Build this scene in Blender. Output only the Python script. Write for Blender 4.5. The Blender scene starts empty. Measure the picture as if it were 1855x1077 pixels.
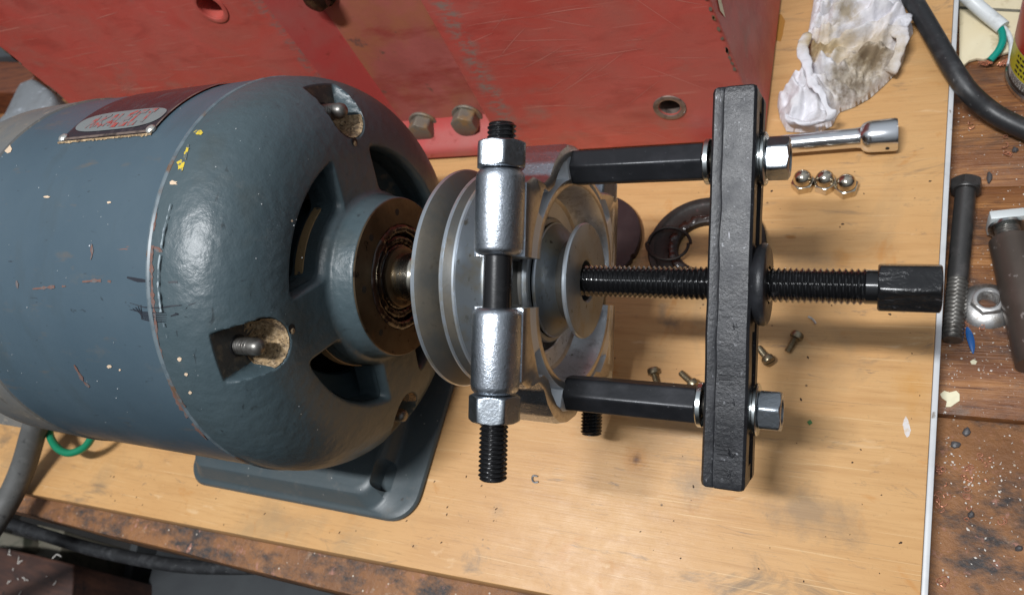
import bpy, bmesh, math, random
import numpy as np
from mathutils import Vector, Matrix, noise
random.seed(7)
rng = np.random.default_rng(7)
sc = bpy.context.scene
sc.unit_settings.scale_length = 0.1          # one unit is ten centimetres
col = sc.collection

# ------------------------------------------------------------------ camera
W0, H0, FPX = 1855.0, 1077.0, 1340.0
CX, CY = W0 / 2, H0 / 2
HS = 1.10                                     # height of the motor shaft above the board
def _rows():
    l = np.array([-1850 - CX, 445 - CY, FPX]); l /= np.linalg.norm(l); X = -l
    e1 = np.array([0, 1, 0]) - X * X[1]; e1 /= np.linalg.norm(e1)
    e2 = np.cross(X, e1)
    if e2[2] < 0: e2 = -e2
    p = math.radians(30)
    D = math.cos(p) * e2 + math.sin(p) * e1
    U = -math.cos(p) * e1 + math.sin(p) * e2
    return np.stack([X, U, -D], 1)
CM = _rows()
CAM = np.array([0, 0, HS]) - CM.T @ (np.array([1000 - CX, 507 - CY, FPX]) / FPX * 3.3)
cd = bpy.data.cameras.new('camera'); cam = bpy.data.objects.new('camera', cd); col.objects.link(cam)
cd.sensor_width = 36; cd.lens = FPX / W0 * 36; cd.clip_start = 0.05; cd.clip_end = 200
_m = Matrix(((CM[0][0], -CM[1][0], -CM[2][0], CAM[0]), (CM[0][1], -CM[1][1], -CM[2][1], CAM[1]),
             (CM[0][2], -CM[1][2], -CM[2][2], CAM[2]), (0, 0, 0, 1)))
cam.matrix_world = _m
cd.dof.use_dof = True; cd.dof.focus_distance = 3.25; cd.dof.aperture_fstop = 1.5
sc.camera = cam
# ------------------------------------------------------------------ light
sc.view_settings.view_transform = 'Standard'; sc.view_settings.look = 'None'
sc.view_settings.exposure = 0.0; sc.view_settings.gamma = 1
wd = bpy.data.worlds.new('World'); sc.world = wd; wd.use_nodes = True
def _world():
    nt = wd.node_tree; bg = nt.nodes['Background']
    tc = nt.nodes.new('ShaderNodeTexCoord'); sx = nt.nodes.new('ShaderNodeSeparateXYZ')
    nt.links.new(tc.outputs['Generated'], sx.inputs[0])
    rp = nt.nodes.new('ShaderNodeValToRGB'); mr = nt.nodes.new('ShaderNodeMapRange')
    mr.inputs[1].default_value = -1; mr.inputs[2].default_value = 1
    nt.links.new(sx.outputs[2], mr.inputs[0]); nt.links.new(mr.outputs[0], rp.inputs[0])
    e = rp.color_ramp.elements
    e[0].position = 0.0; e[0].color = (.012, .011, .010, 1)
    e[1].position = 1.0; e[1].color = (.70, .76, .84, 1)
    for pos, c in ((.50, (.022, .021, .020, 1)), (.60, (.11, .11, .115, 1)), (.78, (.40, .43, .46, 1))):
        q = e.new(pos); q.color = c
    nt.links.new(rp.outputs[0], bg.inputs[0]); bg.inputs[1].default_value = 0.68
_world()
def tube_lamp(name, loc, target, power, sx, sy, color):
    ld = bpy.data.lights.new(name, 'AREA'); ld.shape = 'RECTANGLE'; ld.size = sx; ld.size_y = sy
    ld.energy = power; ld.color = color
    o = bpy.data.objects.new(name, ld); col.objects.link(o); o.location = loc
    o.rotation_euler = (Vector(target) - Vector(loc)).to_track_quat('-Z', 'Y').to_euler()
    return o
tube_lamp('tube_light', (-1.4, -4.9, 16.0), (-1.4, 0, 0.5), 2950, 4.6, .8, (.97, .985, 1.0))

# ------------------------------------------------------------------ projection helpers
def ray(p): return CM.T @ np.array([p[0] - CX, p[1] - CY, FPX])
def gp(p, z=0.0):
    r = ray(p); return CAM + (z - CAM[2]) / r[2] * r
def yp(p, Y):
    r = ray(p); return CAM + (Y - CAM[1]) / r[1] * r
def proj(P):
    c = CM @ (np.array(P, float) - CAM); return np.array([c[0] / c[2] * FPX + CX, c[1] / c[2] * FPX + CY])
def hit_rev(p, fR, xa, xb):
    """first point on the motor's surface of revolution (axis along X at height HS) on the ray through p"""
    r = ray(p); r = r / np.linalg.norm(r)
    for t in np.arange(2.2, 6.5, .004):
        P = CAM + t * r
        if xa <= P[0] <= xb and math.hypot(P[1], P[2] - HS) <= fR(P[0]): return P
    return None

# ------------------------------------------------------------------ materials
class NT:
    def __init__(s, name):
        s.m = bpy.data.materials.new(name); s.m.use_nodes = True; s.t = s.m.node_tree
        s.b = s.t.nodes['Principled BSDF']; s.tc = s.t.nodes.new('ShaderNodeTexCoord')
    def n(s, ty, **k):
        o = s.t.nodes.new(ty)
        for a, v in k.items(): setattr(o, a, v)
        return o
    def l(s, a, b): s.t.links.new(a, b)
    def vec(s, st=(1, 1, 1), rot=(0, 0, 0), off=(0, 0, 0)):
        mp = s.n('ShaderNodeMapping'); s.l(s.tc.outputs['Object'], mp.inputs[0])
        mp.inputs['Scale'].default_value = st; mp.inputs['Rotation'].default_value = rot; mp.inputs['Location'].default_value = off
        return mp.outputs[0]
    def tex(s, k):
        v = s.vec(k.get('st', (1, 1, 1)), k.get('rot', (0, 0, 0)), k.get('off', (0, 0, 0)))
        kind = k.get('k', 'n')
        if kind == 'n':
            t = s.n('ShaderNodeTexNoise'); t.inputs['Scale'].default_value = k.get('s', 5); t.inputs['Detail'].default_value = k.get('d', 4)
            t.inputs['Roughness'].default_value = k.get('r', .6); t.inputs['Distortion'].default_value = k.get('w', 0)
            s.l(v, t.inputs['Vector']); return t.outputs[0]
        if kind == 'v':
            t = s.n('ShaderNodeTexVoronoi'); t.inputs['Scale'].default_value = k.get('s', 5); t.inputs['Randomness'].default_value = 1
            s.l(v, t.inputs['Vector']); return t.outputs['Distance']
        if kind == 'band':
            sx = s.n('ShaderNodeSeparateXYZ'); s.l(s.tc.outputs['Object'], sx.inputs[0]); a = s.n('ShaderNodeMath', operation='SUBTRACT'); s.l(sx.outputs[k['axis']], a.inputs[0]); a.inputs[1].default_value = k['c']
            c = s.n('ShaderNodeMath', operation='ABSOLUTE'); s.l(a.outputs[0], c.inputs[0]); return c.outputs[0]
        if kind == 'dist':
            nz = s.n('ShaderNodeTexNoise'); nz.inputs['Scale'].default_value = k.get('s', 5); nz.inputs['Detail'].default_value = 6; nz.inputs['Roughness'].default_value = .7; s.l(s.tc.outputs['Object'], nz.inputs['Vector'])
            d = s.n('ShaderNodeVectorMath', operation='DISTANCE'); mpv = s.n('ShaderNodeMapping'); s.l(s.tc.outputs['Object'], mpv.inputs[0]); mpv.inputs['Scale'].default_value = k.get('st', (1, 1, .3)); s.l(mpv.outputs[0], d.inputs[0]); c_ = k['c']; st_ = k.get('st', (1, 1, .3)); d.inputs[1].default_value = tuple(c_[i] * st_[i] for i in range(3))
            a = s.n('ShaderNodeMath', operation='MULTIPLY_ADD'); s.l(nz.outputs[0], a.inputs[0]); a.inputs[1].default_value = k.get('nz', .3); s.l(d.outputs['Value'], a.inputs[2]); return a.outputs[0]
        if kind == 'w':
            t = s.n('ShaderNodeTexWave'); t.inputs['Scale'].default_value = k.get('s', 5); t.inputs['Distortion'].default_value = k.get('w', 4)
            t.inputs['Detail'].default_value = k.get('d', 3); t.inputs['Detail Scale'].default_value = k.get('ds', 1.5)
            t.bands_direction = k.get('dir', 'Y'); s.l(v, t.inputs['Vector']); return t.outputs[1]
    def mask(s, k):
        o = s.tex(k); mr = s.n('ShaderNodeMapRange'); mr.inputs[1].default_value = k.get('lo', .5); mr.inputs[2].default_value = k.get('hi', .6)
        mr.inputs[4].default_value = k.get('amt', 1.0); s.l(o, mr.inputs[0]); out = mr.outputs[0]
        if 'by' in k:
            mu = s.n('ShaderNodeMath', operation='MULTIPLY'); s.l(out, mu.inputs[0]); s.l(s.mask(k['by']), mu.inputs[1]); out = mu.outputs[0]
        return out
def mat(name, c, rough=.5, metal=0.0, layers=(), bumps=(), coat=0.0, spec=None, trans=None, sss=None):
    """layers: (mask dict, colour or None, roughness or None, metallic or None); bumps: (texture dict, strength, distance)"""
    t = NT(name); b = t.b
    c = tuple(c) + (1,)
    cs = t.n('ShaderNodeRGB'); cs.outputs[0].default_value = c; cc = cs.outputs[0]
    rs = t.n('ShaderNodeValue'); rs.outputs[0].default_value = rough; rc = rs.outputs[0]
    ms = t.n('ShaderNodeValue'); ms.outputs[0].default_value = metal; mc = ms.outputs[0]
    for L in layers:
        k = L[0]; f = t.mask(k)
        if L[1] is not None:
            mx = t.n('ShaderNodeMix', data_type='RGBA'); t.l(f, mx.inputs[0]); t.l(cc, mx.inputs[6]); mx.inputs[7].default_value = tuple(L[1]) + (1,); cc = mx.outputs[2]
        if len(L) > 2 and L[2] is not None:
            mx = t.n('ShaderNodeMix'); t.l(f, mx.inputs[0]); t.l(rc, mx.inputs[2]); mx.inputs[3].default_value = L[2]; rc = mx.outputs[0]
        if len(L) > 3 and L[3] is not None:
            mx = t.n('ShaderNodeMix'); t.l(f, mx.inputs[0]); t.l(mc, mx.inputs[2]); mx.inputs[3].default_value = L[3]; mc = mx.outputs[0]
    t.l(cc, b.inputs['Base Color']); t.l(rc, b.inputs['Roughness']); t.l(mc, b.inputs['Metallic'])
    prev = None
    for k, st, di in bumps:
        bp = t.n('ShaderNodeBump'); bp.inputs['Strength'].default_value = st; bp.inputs['Distance'].default_value = di
        o = t.mask(k) if 'lo' in k else t.tex(k)
        t.l(o, bp.inputs['Height'])
        if prev is not None: t.l(prev, bp.inputs['Normal'])
        prev = bp.outputs[0]
    if prev is not None: t.l(prev, b.inputs['Normal'])
    if coat: b.inputs['Coat Weight'].default_value = coat; b.inputs['Coat Roughness'].default_value = .15
    if spec is not None: b.inputs['Specular IOR Level'].default_value = spec
    if sss: b.inputs['Subsurface Weight'].default_value = sss; b.inputs['Subsurface Radius'].default_value = (.02, .02, .02)
    return t.m

R90 = math.pi / 2
M = {}
def BC(p): q = gp(p); return (float(q[0]), float(q[1]), .18)       # a spot on the board in the board's own space
M['board'] = mat('birch_plywood', (.565, .315, .128), .46, layers=[
    (dict(s=1.1, st=(1, 2.2, 1), lo=.35, hi=.75, d=4), (.62, .37, .162)),
    (dict(s=2.6, st=(.5, 6, 1), lo=.48, hi=.72, d=5, amt=.6), (.48, .255, .098)),
    (dict(s=9, st=(.35, 7, 1), lo=.52, hi=.74, d=6, amt=.5), (.42, .22, .085)),
    (dict(s=26, st=(.25, 5, 1), lo=.63, hi=.72, d=4, amt=.45), (.26, .135, .055)),
    (dict(s=1.7, lo=.54, hi=.75, d=6, w=.6, amt=.6, off=(3.1, 1.2, 0)), (.30, .215, .125)),
    (dict(s=3.4, lo=.62, hi=.76, d=5, w=1.2, amt=.65, off=(7, 3, 0)), (.50, .20, .04)),
    (dict(s=2.4, st=(.7, 1.6, 1), lo=.58, hi=.72, d=9, r=.7, w=.8, amt=.75, off=(1.5, 8, 0)), (.15, .12, .09)),
    (dict(s=4.5, st=(.6, 2, 1), lo=.60, hi=.70, d=9, r=.74, w=1.5, amt=.6, off=(4.5, 2, 0)), (.12, .10, .09)),
    (dict(s=7, st=(.5, 1.5, 1), lo=.64, hi=.73, d=5, w=.6, amt=.5, off=(9, 6, 0)), (.76, .55, .33)),
    (dict(k='dist', c=BC((1150, 831)), s=7, nz=.16, lo=.17, hi=.09, amt=.75), (.48, .22, .06)), (dict(k='dist', c=BC((1152, 830)), s=16, nz=.10, lo=.09, hi=.055, amt=.9), (.12, .05, .02)),
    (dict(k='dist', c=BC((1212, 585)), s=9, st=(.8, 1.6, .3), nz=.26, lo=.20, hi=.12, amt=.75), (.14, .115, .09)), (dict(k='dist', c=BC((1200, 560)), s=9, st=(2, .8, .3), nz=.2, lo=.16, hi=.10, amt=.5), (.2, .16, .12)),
    (dict(k='dist', c=BC((1525, 468)), s=10, st=(1.4, .8, .3), nz=.16, lo=.15, hi=.09, amt=.6), (.50, .23, .06)), (dict(k='dist', c=BC((1431, 429)), s=10, st=(.8, 1.6, .3), nz=.05, lo=.055, hi=.04, amt=.8), (.42, .18, .04)),
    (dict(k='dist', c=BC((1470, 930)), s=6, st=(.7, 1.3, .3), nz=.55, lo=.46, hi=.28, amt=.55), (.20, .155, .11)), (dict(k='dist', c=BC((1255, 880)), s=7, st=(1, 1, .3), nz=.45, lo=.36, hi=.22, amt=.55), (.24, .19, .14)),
    (dict(k='dist', c=BC((1650, 705)), s=6, st=(1.2, .8, .3), nz=.35, lo=.30, hi=.18, amt=.6), (.55, .27, .07)), (dict(k='dist', c=BC((1480, 470)), s=7, st=(.6, 2, .3), nz=.35, lo=.30, hi=.18, amt=.4), (.25, .18, .11)),
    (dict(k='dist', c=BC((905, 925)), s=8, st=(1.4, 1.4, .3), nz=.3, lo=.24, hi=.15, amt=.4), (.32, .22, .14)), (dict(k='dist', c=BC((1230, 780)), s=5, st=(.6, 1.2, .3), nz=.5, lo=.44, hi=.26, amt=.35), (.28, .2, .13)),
    (dict(k='v', s=5.5, lo=.045, hi=.02, amt=.85), (.09, .05, .025)),
    (dict(s=60, lo=.62, hi=.70, d=5, r=.7, amt=.35), (.26, .15, .07)), (dict(s=24, st=(.06, 5, 1), rot=(0, 0, -1.2), lo=.685, hi=.71, d=2, amt=.5), (.74, .52, .28)), (dict(s=22, st=(.05, 5, 1), rot=(0, 0, .25), lo=.69, hi=.715, d=2, amt=.5, off=(3, 2, 0)), (.30, .19, .10)),
    (dict(s=30, st=(.08, 5, 1), rot=(0, 0, .7), lo=.69, hi=.73, d=2, amt=.4), (.75, .53, .29)),
    (dict(s=14, lo=.3, hi=.7), None, .36)],
    bumps=[(dict(s=16, st=(.25, 6, 1), d=5), .15, .008), (dict(s=60, d=3), .06, .004)], spec=.3)
M['white_edge'] = mat('white_edge_band', (.56, .57, .58), .4, layers=[(dict(s=14, st=(1, .5, 1), lo=.62, hi=.68, d=6), (.22, .19, .16)), (dict(s=6, lo=.5, hi=.8), (.44, .45, .46))])
def benchwood(name, off):
    return mat(name, (.27, .115, .040), .40, layers=[
        (dict(s=1.6, st=(.6, 3.5, 1), lo=.35, hi=.7, d=6, w=.5, off=off), (.16, .055, .019)),
        (dict(s=2.2, st=(.5, 3.5, 1), lo=.48, hi=.66, d=6, w=1.2, off=off), (.40, .18, .062)),
        (dict(s=15, st=(.22, 6, 1), lo=.55, hi=.68, d=5, off=off), (.085, .028, .012)),
        (dict(s=2.0, st=(.7, 1.3, 1), lo=.50, hi=.66, d=9, r=.72, w=.6, off=off, amt=.9), (.045, .033, .030)),
        (dict(s=5.5, lo=.58, hi=.70, d=8, r=.7, off=(off[0] + 4, off[1], 0), amt=.7), (.17, .12, .09)),
        (dict(k='v', s=17, lo=.10, hi=.05, by=dict(s=2.2, lo=.45, hi=.65)), (.55, .45, .34)),
        (dict(k='v', s=34, lo=.14, hi=.08, by=dict(s=1.4, lo=.4, hi=.6)), (.62, .5, .40)),
        (dict(s=6, lo=.4, hi=.65), None, .6)],
        bumps=[(dict(s=14, st=(.25, 6, 1), d=6), .4, .02), (dict(s=40, d=5), .25, .008)])
M['bench'] = benchwood('stained_bench_wood', (0, 0, 0)); M['bench2'] = benchwood('stained_bench_wood_b', (9, 4, 0)); M['bench3'] = benchwood('stained_bench_wood_c', (3, 17, 0))
M['lip'] = mat('worn_bench_edge', (.20, .088, .035), .5, layers=[
    (dict(s=2.5, lo=.4, hi=.6, d=8, r=.7), (.30, .135, .05)), (dict(s=3.0, st=(.7, 1.2, 1), lo=.47, hi=.60, d=9, r=.74, off=(3, 3, 0)), (.042, .034, .032)),
    (dict(s=7, lo=.60, hi=.70, d=9, r=.7, off=(8, 1, 0)), (.36, .25, .17)), (dict(s=12, lo=.58, hi=.66, d=8, r=.7, off=(5, 9, 0)), (.36, .17, .12)),
    (dict(k='v', s=16, lo=.11, hi=.06, by=dict(s=2, lo=.4, hi=.6)), (.66, .6, .5))],
    bumps=[(dict(s=9, d=8, r=.7), .6, .03)])
M['motor'] = mat('blue_grey_enamel', (.054, .086, .112), .33, layers=[
    (dict(s=1.3, lo=.35, hi=.7, d=4), (.064, .097, .122)), (dict(s=2.2, st=(1.5, .6, .6), lo=.55, hi=.75, d=6, amt=.6, off=(4, 2, 1)), (.046, .062, .068), .5), (dict(s=20, st=(.5, 1.4, 1.4), rot=(0, .5, .4), lo=.68, hi=.72, d=3, w=.8, amt=.6), (.026, .034, .04)), (dict(s=3.5, st=(.7, 1.6, 1.6), rot=(.3, .2, .6), lo=.60, hi=.74, d=8, r=.7, amt=.45, off=(7, 7, 2)), (.12, .11, .095), .6),
    (dict(s=5, st=(.6, 2, 2), lo=.62, hi=.72, d=7, amt=.7, off=(2, 7, 3)), (.115, .10, .085)),
    (dict(k='v', s=5, lo=.022, hi=.013), (.66, .68, .7), .6), (dict(k='v', s=11, lo=.035, hi=.02, by=dict(s=1.5, lo=.45, hi=.6), off=(3, 3, 3)), (.6, .62, .62), .6),
    (dict(s=6, st=(.5, 2.2, 2.2), lo=.70, hi=.74, d=6, r=.7, off=(9, 1, 5)), (.22, .085, .05), .7),
    (dict(s=16, st=(.4, 2.5, 2.5), lo=.71, hi=.75, d=5, off=(5, 5, 9)), (.025, .03, .04)),
    (dict(s=3, lo=.4, hi=.7, d=6), None, .5)],
    bumps=[(dict(s=4, d=3), .12, .02), (dict(s=45, d=3), .08, .004)])
M['bell'] = mat('blue_grey_cast_enamel', (.052, .078, .090), .35, layers=[
    (dict(s=1.6, lo=.35, hi=.7, d=5), (.062, .087, .097)), (dict(s=3, lo=.56, hi=.75, d=7, amt=.6, off=(4, 2, 1)), (.048, .056, .052), .5), (dict(s=22, st=(1, .5, .5), lo=.66, hi=.72, d=4, w=1.2, amt=.7), (.022, .028, .032)), (dict(s=5, lo=.60, hi=.72, d=8, r=.72, amt=.5, off=(7, 7, 2)), (.115, .125, .12), .6),
    (dict(s=11, lo=.66, hi=.72, d=7, r=.7, amt=.8, off=(1, 3, 8)), (.035, .04, .04)),
    (dict(k='v', s=7, lo=.022, hi=.012), (.6, .58, .54), .6),
    (dict(s=9, lo=.71, hi=.75, d=6, off=(6, 2, 2)), (.26, .19, .11), .8),
    (dict(s=5, lo=.4, hi=.7, d=6), None, .46)],
    bumps=[(dict(s=6, d=2), .20, .03), (dict(s=24, d=4), .28, .012), (dict(s=70, d=3), .2, .004)])
M['band'] = mat('dusty_grey_enamel', (.16, .145, .125), .6, layers=[(dict(s=3, lo=.4, hi=.7, d=6), (.10, .115, .125)), (dict(s=14, lo=.58, hi=.7, d=6), (.30, .25, .19)), (dict(s=6, lo=.62, hi=.7, d=6, off=(3, 3, 3)), (.05, .05, .05))], bumps=[(dict(s=25, d=4), .2, .01)])
M['base'] = mat('grey_pressed_steel', (.052, .072, .082), .42, layers=[
    (dict(s=2.4, lo=.4, hi=.7, d=6), (.068, .082, .086)), (dict(s=5, lo=.55, hi=.72, d=8, r=.7, off=(2, 5, 1)), (.105, .105, .10), .6),
    (dict(k='v', s=14, lo=.06, hi=.03), (.5, .5, .48)), (dict(s=16, lo=.68, hi=.72, d=5), (.03, .03, .03))], bumps=[(dict(s=30, d=3), .12, .006)])
M['dust'] = mat('tan_dust', (.33, .225, .12), .95, layers=[(dict(s=50, lo=.46, hi=.62, d=5), (.52, .38, .23)), (dict(s=18, lo=.50, hi=.62, d=7, r=.7, off=(3, 1, 1)), (.13, .09, .055)), (dict(s=70, lo=.58, hi=.64, d=3, off=(1, 1, 1)), (.09, .065, .04))], bumps=[(dict(s=60, d=5), .8, .014)])
M['seat'] = mat('bare_grimy_iron', (.075, .072, .066), .6, .3, layers=[(dict(s=20, lo=.5, hi=.68, d=6), (.17, .14, .10))], bumps=[(dict(s=50, d=4), .3, .006)])
M['inside'] = mat('dark_motor_inside', (.05, .078, .092), .45, layers=[(dict(s=5, lo=.56, hi=.64, d=7), (.24, .21, .155), .8)])
M['black'] = mat('black_void_shade', (.008, .008, .009), .6)  # near-black paints the darkness of holes and of the motor's inside
M['winding'] = mat('tan_insulation', (.38, .25, .12), .8, bumps=[(dict(s=40, d=3), .3, .01)])
M['hub'] = mat('oily_brown_steel', (.135, .098, .060), .38, .7, layers=[
    (dict(s=5, lo=.4, hi=.65, d=6), (.07, .047, .028)), (dict(s=9, lo=.58, hi=.7, d=6, off=(3, 1, 1)), (.17, .10, .05), .3), (dict(s=18, lo=.6, hi=.68, d=5), (.05, .03, .02), .25)], bumps=[(dict(s=30, d=3), .1, .005)])
M['grease'] = mat('dark_brown_grease', (.018, .008, .005), .22, layers=[(dict(s=10, lo=.55, hi=.70, d=5), (.05, .018, .008)), (dict(s=9, lo=.6, hi=.7, off=(4, 4, 1)), (.010, .006, .004))], bumps=[(dict(s=26, d=4), .35, .014)], coat=.25)
M['shaft'] = mat('polished_shaft_steel', (.52, .48, .40), .2, 1.0, layers=[(dict(s=3, st=(6, 1, 1), lo=.5, hi=.65, d=5), (.36, .27, .16), .3), (dict(s=14, st=(5, 1, 1), lo=.6, hi=.68), (.16, .10, .05), .35)], bumps=[(dict(s=60, st=(6, 1, 1), d=2), .1, .003)])
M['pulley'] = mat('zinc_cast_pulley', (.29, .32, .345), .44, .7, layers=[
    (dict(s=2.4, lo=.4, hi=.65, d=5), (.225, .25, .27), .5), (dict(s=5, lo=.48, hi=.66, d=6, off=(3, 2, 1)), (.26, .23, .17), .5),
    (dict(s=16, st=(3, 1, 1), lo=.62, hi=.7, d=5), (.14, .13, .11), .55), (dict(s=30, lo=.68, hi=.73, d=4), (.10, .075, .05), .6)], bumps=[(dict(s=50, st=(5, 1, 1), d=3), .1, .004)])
M['pulley_edge'] = mat('pale_zinc_rim', (.54, .59, .64), .32, .8, layers=[(dict(s=9, lo=.5, hi=.66, d=5), (.42, .40, .34), .4)], bumps=[(dict(s=45, d=3), .1, .003)])  # paler zinc along the pulley's rim edges
M['pulley_dark'] = mat('shaded_pulley_groove', (.075, .075, .070), .5, .4, layers=[(dict(s=5, lo=.45, hi=.65, d=6), (.115, .10, .078)), (dict(s=22, lo=.6, hi=.68, d=5), (.08, .07, .055))], bumps=[(dict(s=60, d=3), .15, .004)])  # darker zinc paints the shade in the pulley grooves, plus brown mottling
M['zinc'] = mat('rough_zinc_plate', (.52, .56, .61), .30, 1.0, layers=[(dict(s=30, lo=.42, hi=.64, d=6, r=.7), (.46, .50, .56), .38), (dict(s=85, lo=.58, hi=.66, d=4), (.82, .86, .92), .22), (dict(s=9, lo=.62, hi=.74, d=5, off=(2, 2, 2)), (.34, .34, .33), .4)],
                bumps=[(dict(s=60, d=5, r=.75), .30, .006), (dict(s=150, d=2), .3, .003)])
M['bowl'] = mat('lit_zinc_bowl', (.66, .69, .72), .40, .75, layers=[(dict(s=14, lo=.5, hi=.66, d=7, r=.7), (.44, .45, .46), .5), (dict(s=60, lo=.6, hi=.68, d=4), (.85, .87, .9), .25), (dict(s=30, lo=.66, hi=.72, d=4), (.2, .19, .17), .6)], bumps=[(dict(s=40, d=5), .3, .006)])  # zinc paled to paint in the overhead light on the bowl
M['groove'] = mat('lit_zinc_groove', (.70, .73, .76), .48, .55, bumps=[(dict(s=70, d=4), .3, .005)])  # lighter zinc colour stands in for overhead light reflected by the grooves
M['zincface'] = mat('tan_reflection_zinc', (.46, .435, .395), .30, .88, layers=[(dict(s=40, lo=.48, hi=.70, d=5), (.36, .33, .29), .36), (dict(s=70, lo=.64, hi=.70, d=3), (.22, .19, .15), .5), (dict(s=6, lo=.5, hi=.75, d=5), (.5, .5, .5), .3)],  # darker tan tint paints the board's reflection into the face
                    bumps=[(dict(s=110, d=3), .10, .003)])
M['nut'] = mat('bright_zinc_nut', (.44, .475, .51), .30, 1.0, layers=[(dict(s=40, lo=.48, hi=.7, d=6), (.33, .37, .42), .4), (dict(s=90, lo=.62, hi=.7), (.75, .76, .8), .22)], bumps=[(dict(s=100, d=3), .25, .004)])
M['washer'] = mat('zinc_washer', (.62, .66, .66), .25, 1.0, bumps=[(dict(s=60, d=2), .1, .003)])
M['blackox'] = mat('black_oxide_steel', (.012, .012, .013), .26, .25, layers=[(dict(s=14, lo=.55, hi=.75, d=5), (.022, .022, .024), .38)], bumps=[(dict(s=70, d=3), .1, .003)], coat=.25)
M['screw'] = mat('oiled_black_screw', (.010, .010, .011), .15, .3, layers=[(dict(s=20, lo=.6, hi=.7, d=4), (.05, .05, .052), .1)], coat=.6)
M['hexblk'] = mat('satin_black_oxide', (.018, .019, .022), .33, .35, layers=[(dict(s=8, lo=.45, hi=.7, d=5), (.028, .029, .034), .42), (dict(s=60, lo=.69, hi=.73, d=4), (.11, .11, .12), .3)], bumps=[(dict(s=55, d=3), .14, .004)])
M['head'] = mat('black_hammered_head', (.013, .013, .014), .26, .3, layers=[(dict(s=10, st=(1, 1, 2.5), lo=.63, hi=.70, d=6, w=1.5), (.10, .10, .11), .25)], bumps=[(dict(s=12, st=(1, 1, 2.5), d=5, w=1.2), .6, .014)], coat=.3)
M['bar'] = mat('black_cast_bar', (.015, .0155, .018), .33, .2, layers=[
    (dict(s=12, lo=.45, hi=.7, d=6), (.024, .025, .029), .45), (dict(s=44, lo=.62, hi=.69, d=7, r=.72), (.20, .205, .22), .35),
    (dict(s=30, st=(1, .35, .35), rot=(.5, 0, .6), lo=.69, hi=.73, d=3, w=1.5), (.2, .2, .22), .35), (dict(s=5, lo=.66, hi=.74, d=8), (.01, .009, .009), .3)],
    bumps=[(dict(s=14, d=3), .05, .010), (dict(s=55, d=5, r=.7), .4, .005)], spec=.38)
RED = (.36, .032, .026)
M['red'] = mat('worn_red_paint', (.46, .064, .047), .44, layers=[
    (dict(s=.9, lo=.35, hi=.7, d=5), (.52, .11, .09)), (dict(s=2.2, st=(1, 1, 1.5), lo=.42, hi=.72, d=7, w=.8, off=(2, 1, 4), amt=.8), (.40, .115, .09)),
    (dict(s=4, st=(.7, 1, 2), lo=.52, hi=.70, d=7, w=.6, off=(1, 1, 1), amt=.45), (.30, .045, .036)),
    (dict(s=2.6, st=(.7, 1, 1.2), lo=.58, hi=.74, d=8, r=.68, off=(8, 3, 2), amt=.7), (.31, .16, .13)),
    (dict(s=.8, lo=.60, hi=.70, d=3, off=(0, 5, 3)), (.46, .028, .020), .25),
    (dict(k='band', axis=0, c=1.11, lo=.10, hi=.03, by=dict(s=9, st=(1, 1, 2.2), lo=.46, hi=.58, d=9, r=.72), amt=.9), (.24, .185, .155), .6),
    (dict(k='band', axis=0, c=-.125, lo=.06, hi=.02, by=dict(s=9, st=(1, 1, 2.2), lo=.46, hi=.60, d=9, r=.72, off=(3, 3, 3)), amt=.85), (.20, .14, .12), .6),
    (dict(s=34, st=(.05, 1, 2.2), rot=(0, .28, 0), lo=.675, hi=.70, d=2, w=.3, amt=.25, off=(1, 0, 3)), (.62, .27, .22)),
    (dict(s=30, st=(.05, 1, 2.4), rot=(0, -.12, 0), lo=.675, hi=.70, d=2, w=.3, amt=.25, off=(4, 0, 1)), (.62, .26, .20)),
    (dict(s=26, st=(.06, 1, 2), rot=(0, -.5, 0), lo=.68, hi=.72, d=2, w=.3, amt=.55, off=(2, 0, 7)), (.58, .26, .20)),
    (dict(s=40, st=(.6, 1, 2), lo=.64, hi=.70, d=5, amt=.5, off=(2, 4, 7)), (.22, .05, .045)),
    (dict(s=11, lo=.68, hi=.73, d=7, r=.7, off=(5, 5, 1), amt=.85), (.085, .055, .05)),
    (dict(s=4, lo=.4, hi=.7), None, .58)],
    bumps=[(dict(s=6, d=5), .12, .02), (dict(s=40, d=4), .12, .006)])
M['scratch'] = mat('chalky_scratched_paint', (.56, .19, .15), .6)
M['redclean'] = mat('brighter_red_paint', (.47, .068, .062), .38, layers=[(dict(s=2.5, lo=.42, hi=.66, d=6), (.42, .11, .095)), (dict(s=9, lo=.62, hi=.7, d=6), (.33, .05, .04))], bumps=[(dict(s=8, d=4), .12, .012)])
M['redfloor'] = mat('brownish_red_paint', (.44, .125, .108), .34, layers=[  # browner, pinker red that sets the recess floor apart from the panels
    (dict(s=1.2, lo=.4, hi=.7, d=5), (.29, .075, .06)), (dict(s=1.0, lo=.46, hi=.66, d=5, off=(2.2, 0, 6.1)), (.36, .15, .055)),
    (dict(s=3, st=(.5, 1, 1.6), lo=.54, hi=.7, d=6, off=(4, 1, 2)), (.30, .05, .042)), (dict(s=7, lo=.64, hi=.7, d=6), (.2, .09, .07))], bumps=[(dict(s=5, d=4), .15, .02)])
M['redwear'] = mat('paint_worn_to_metal', (.30, .10, .08), .55, layers=[(dict(s=9, st=(1, 1, 2), lo=.45, hi=.58, d=8, r=.7), (.22, .18, .155)), (dict(s=14, lo=.55, hi=.64, d=8, r=.7, off=(3, 1, 1)), (.09, .075, .065))], bumps=[(dict(s=30, d=5), .3, .008)])
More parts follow.
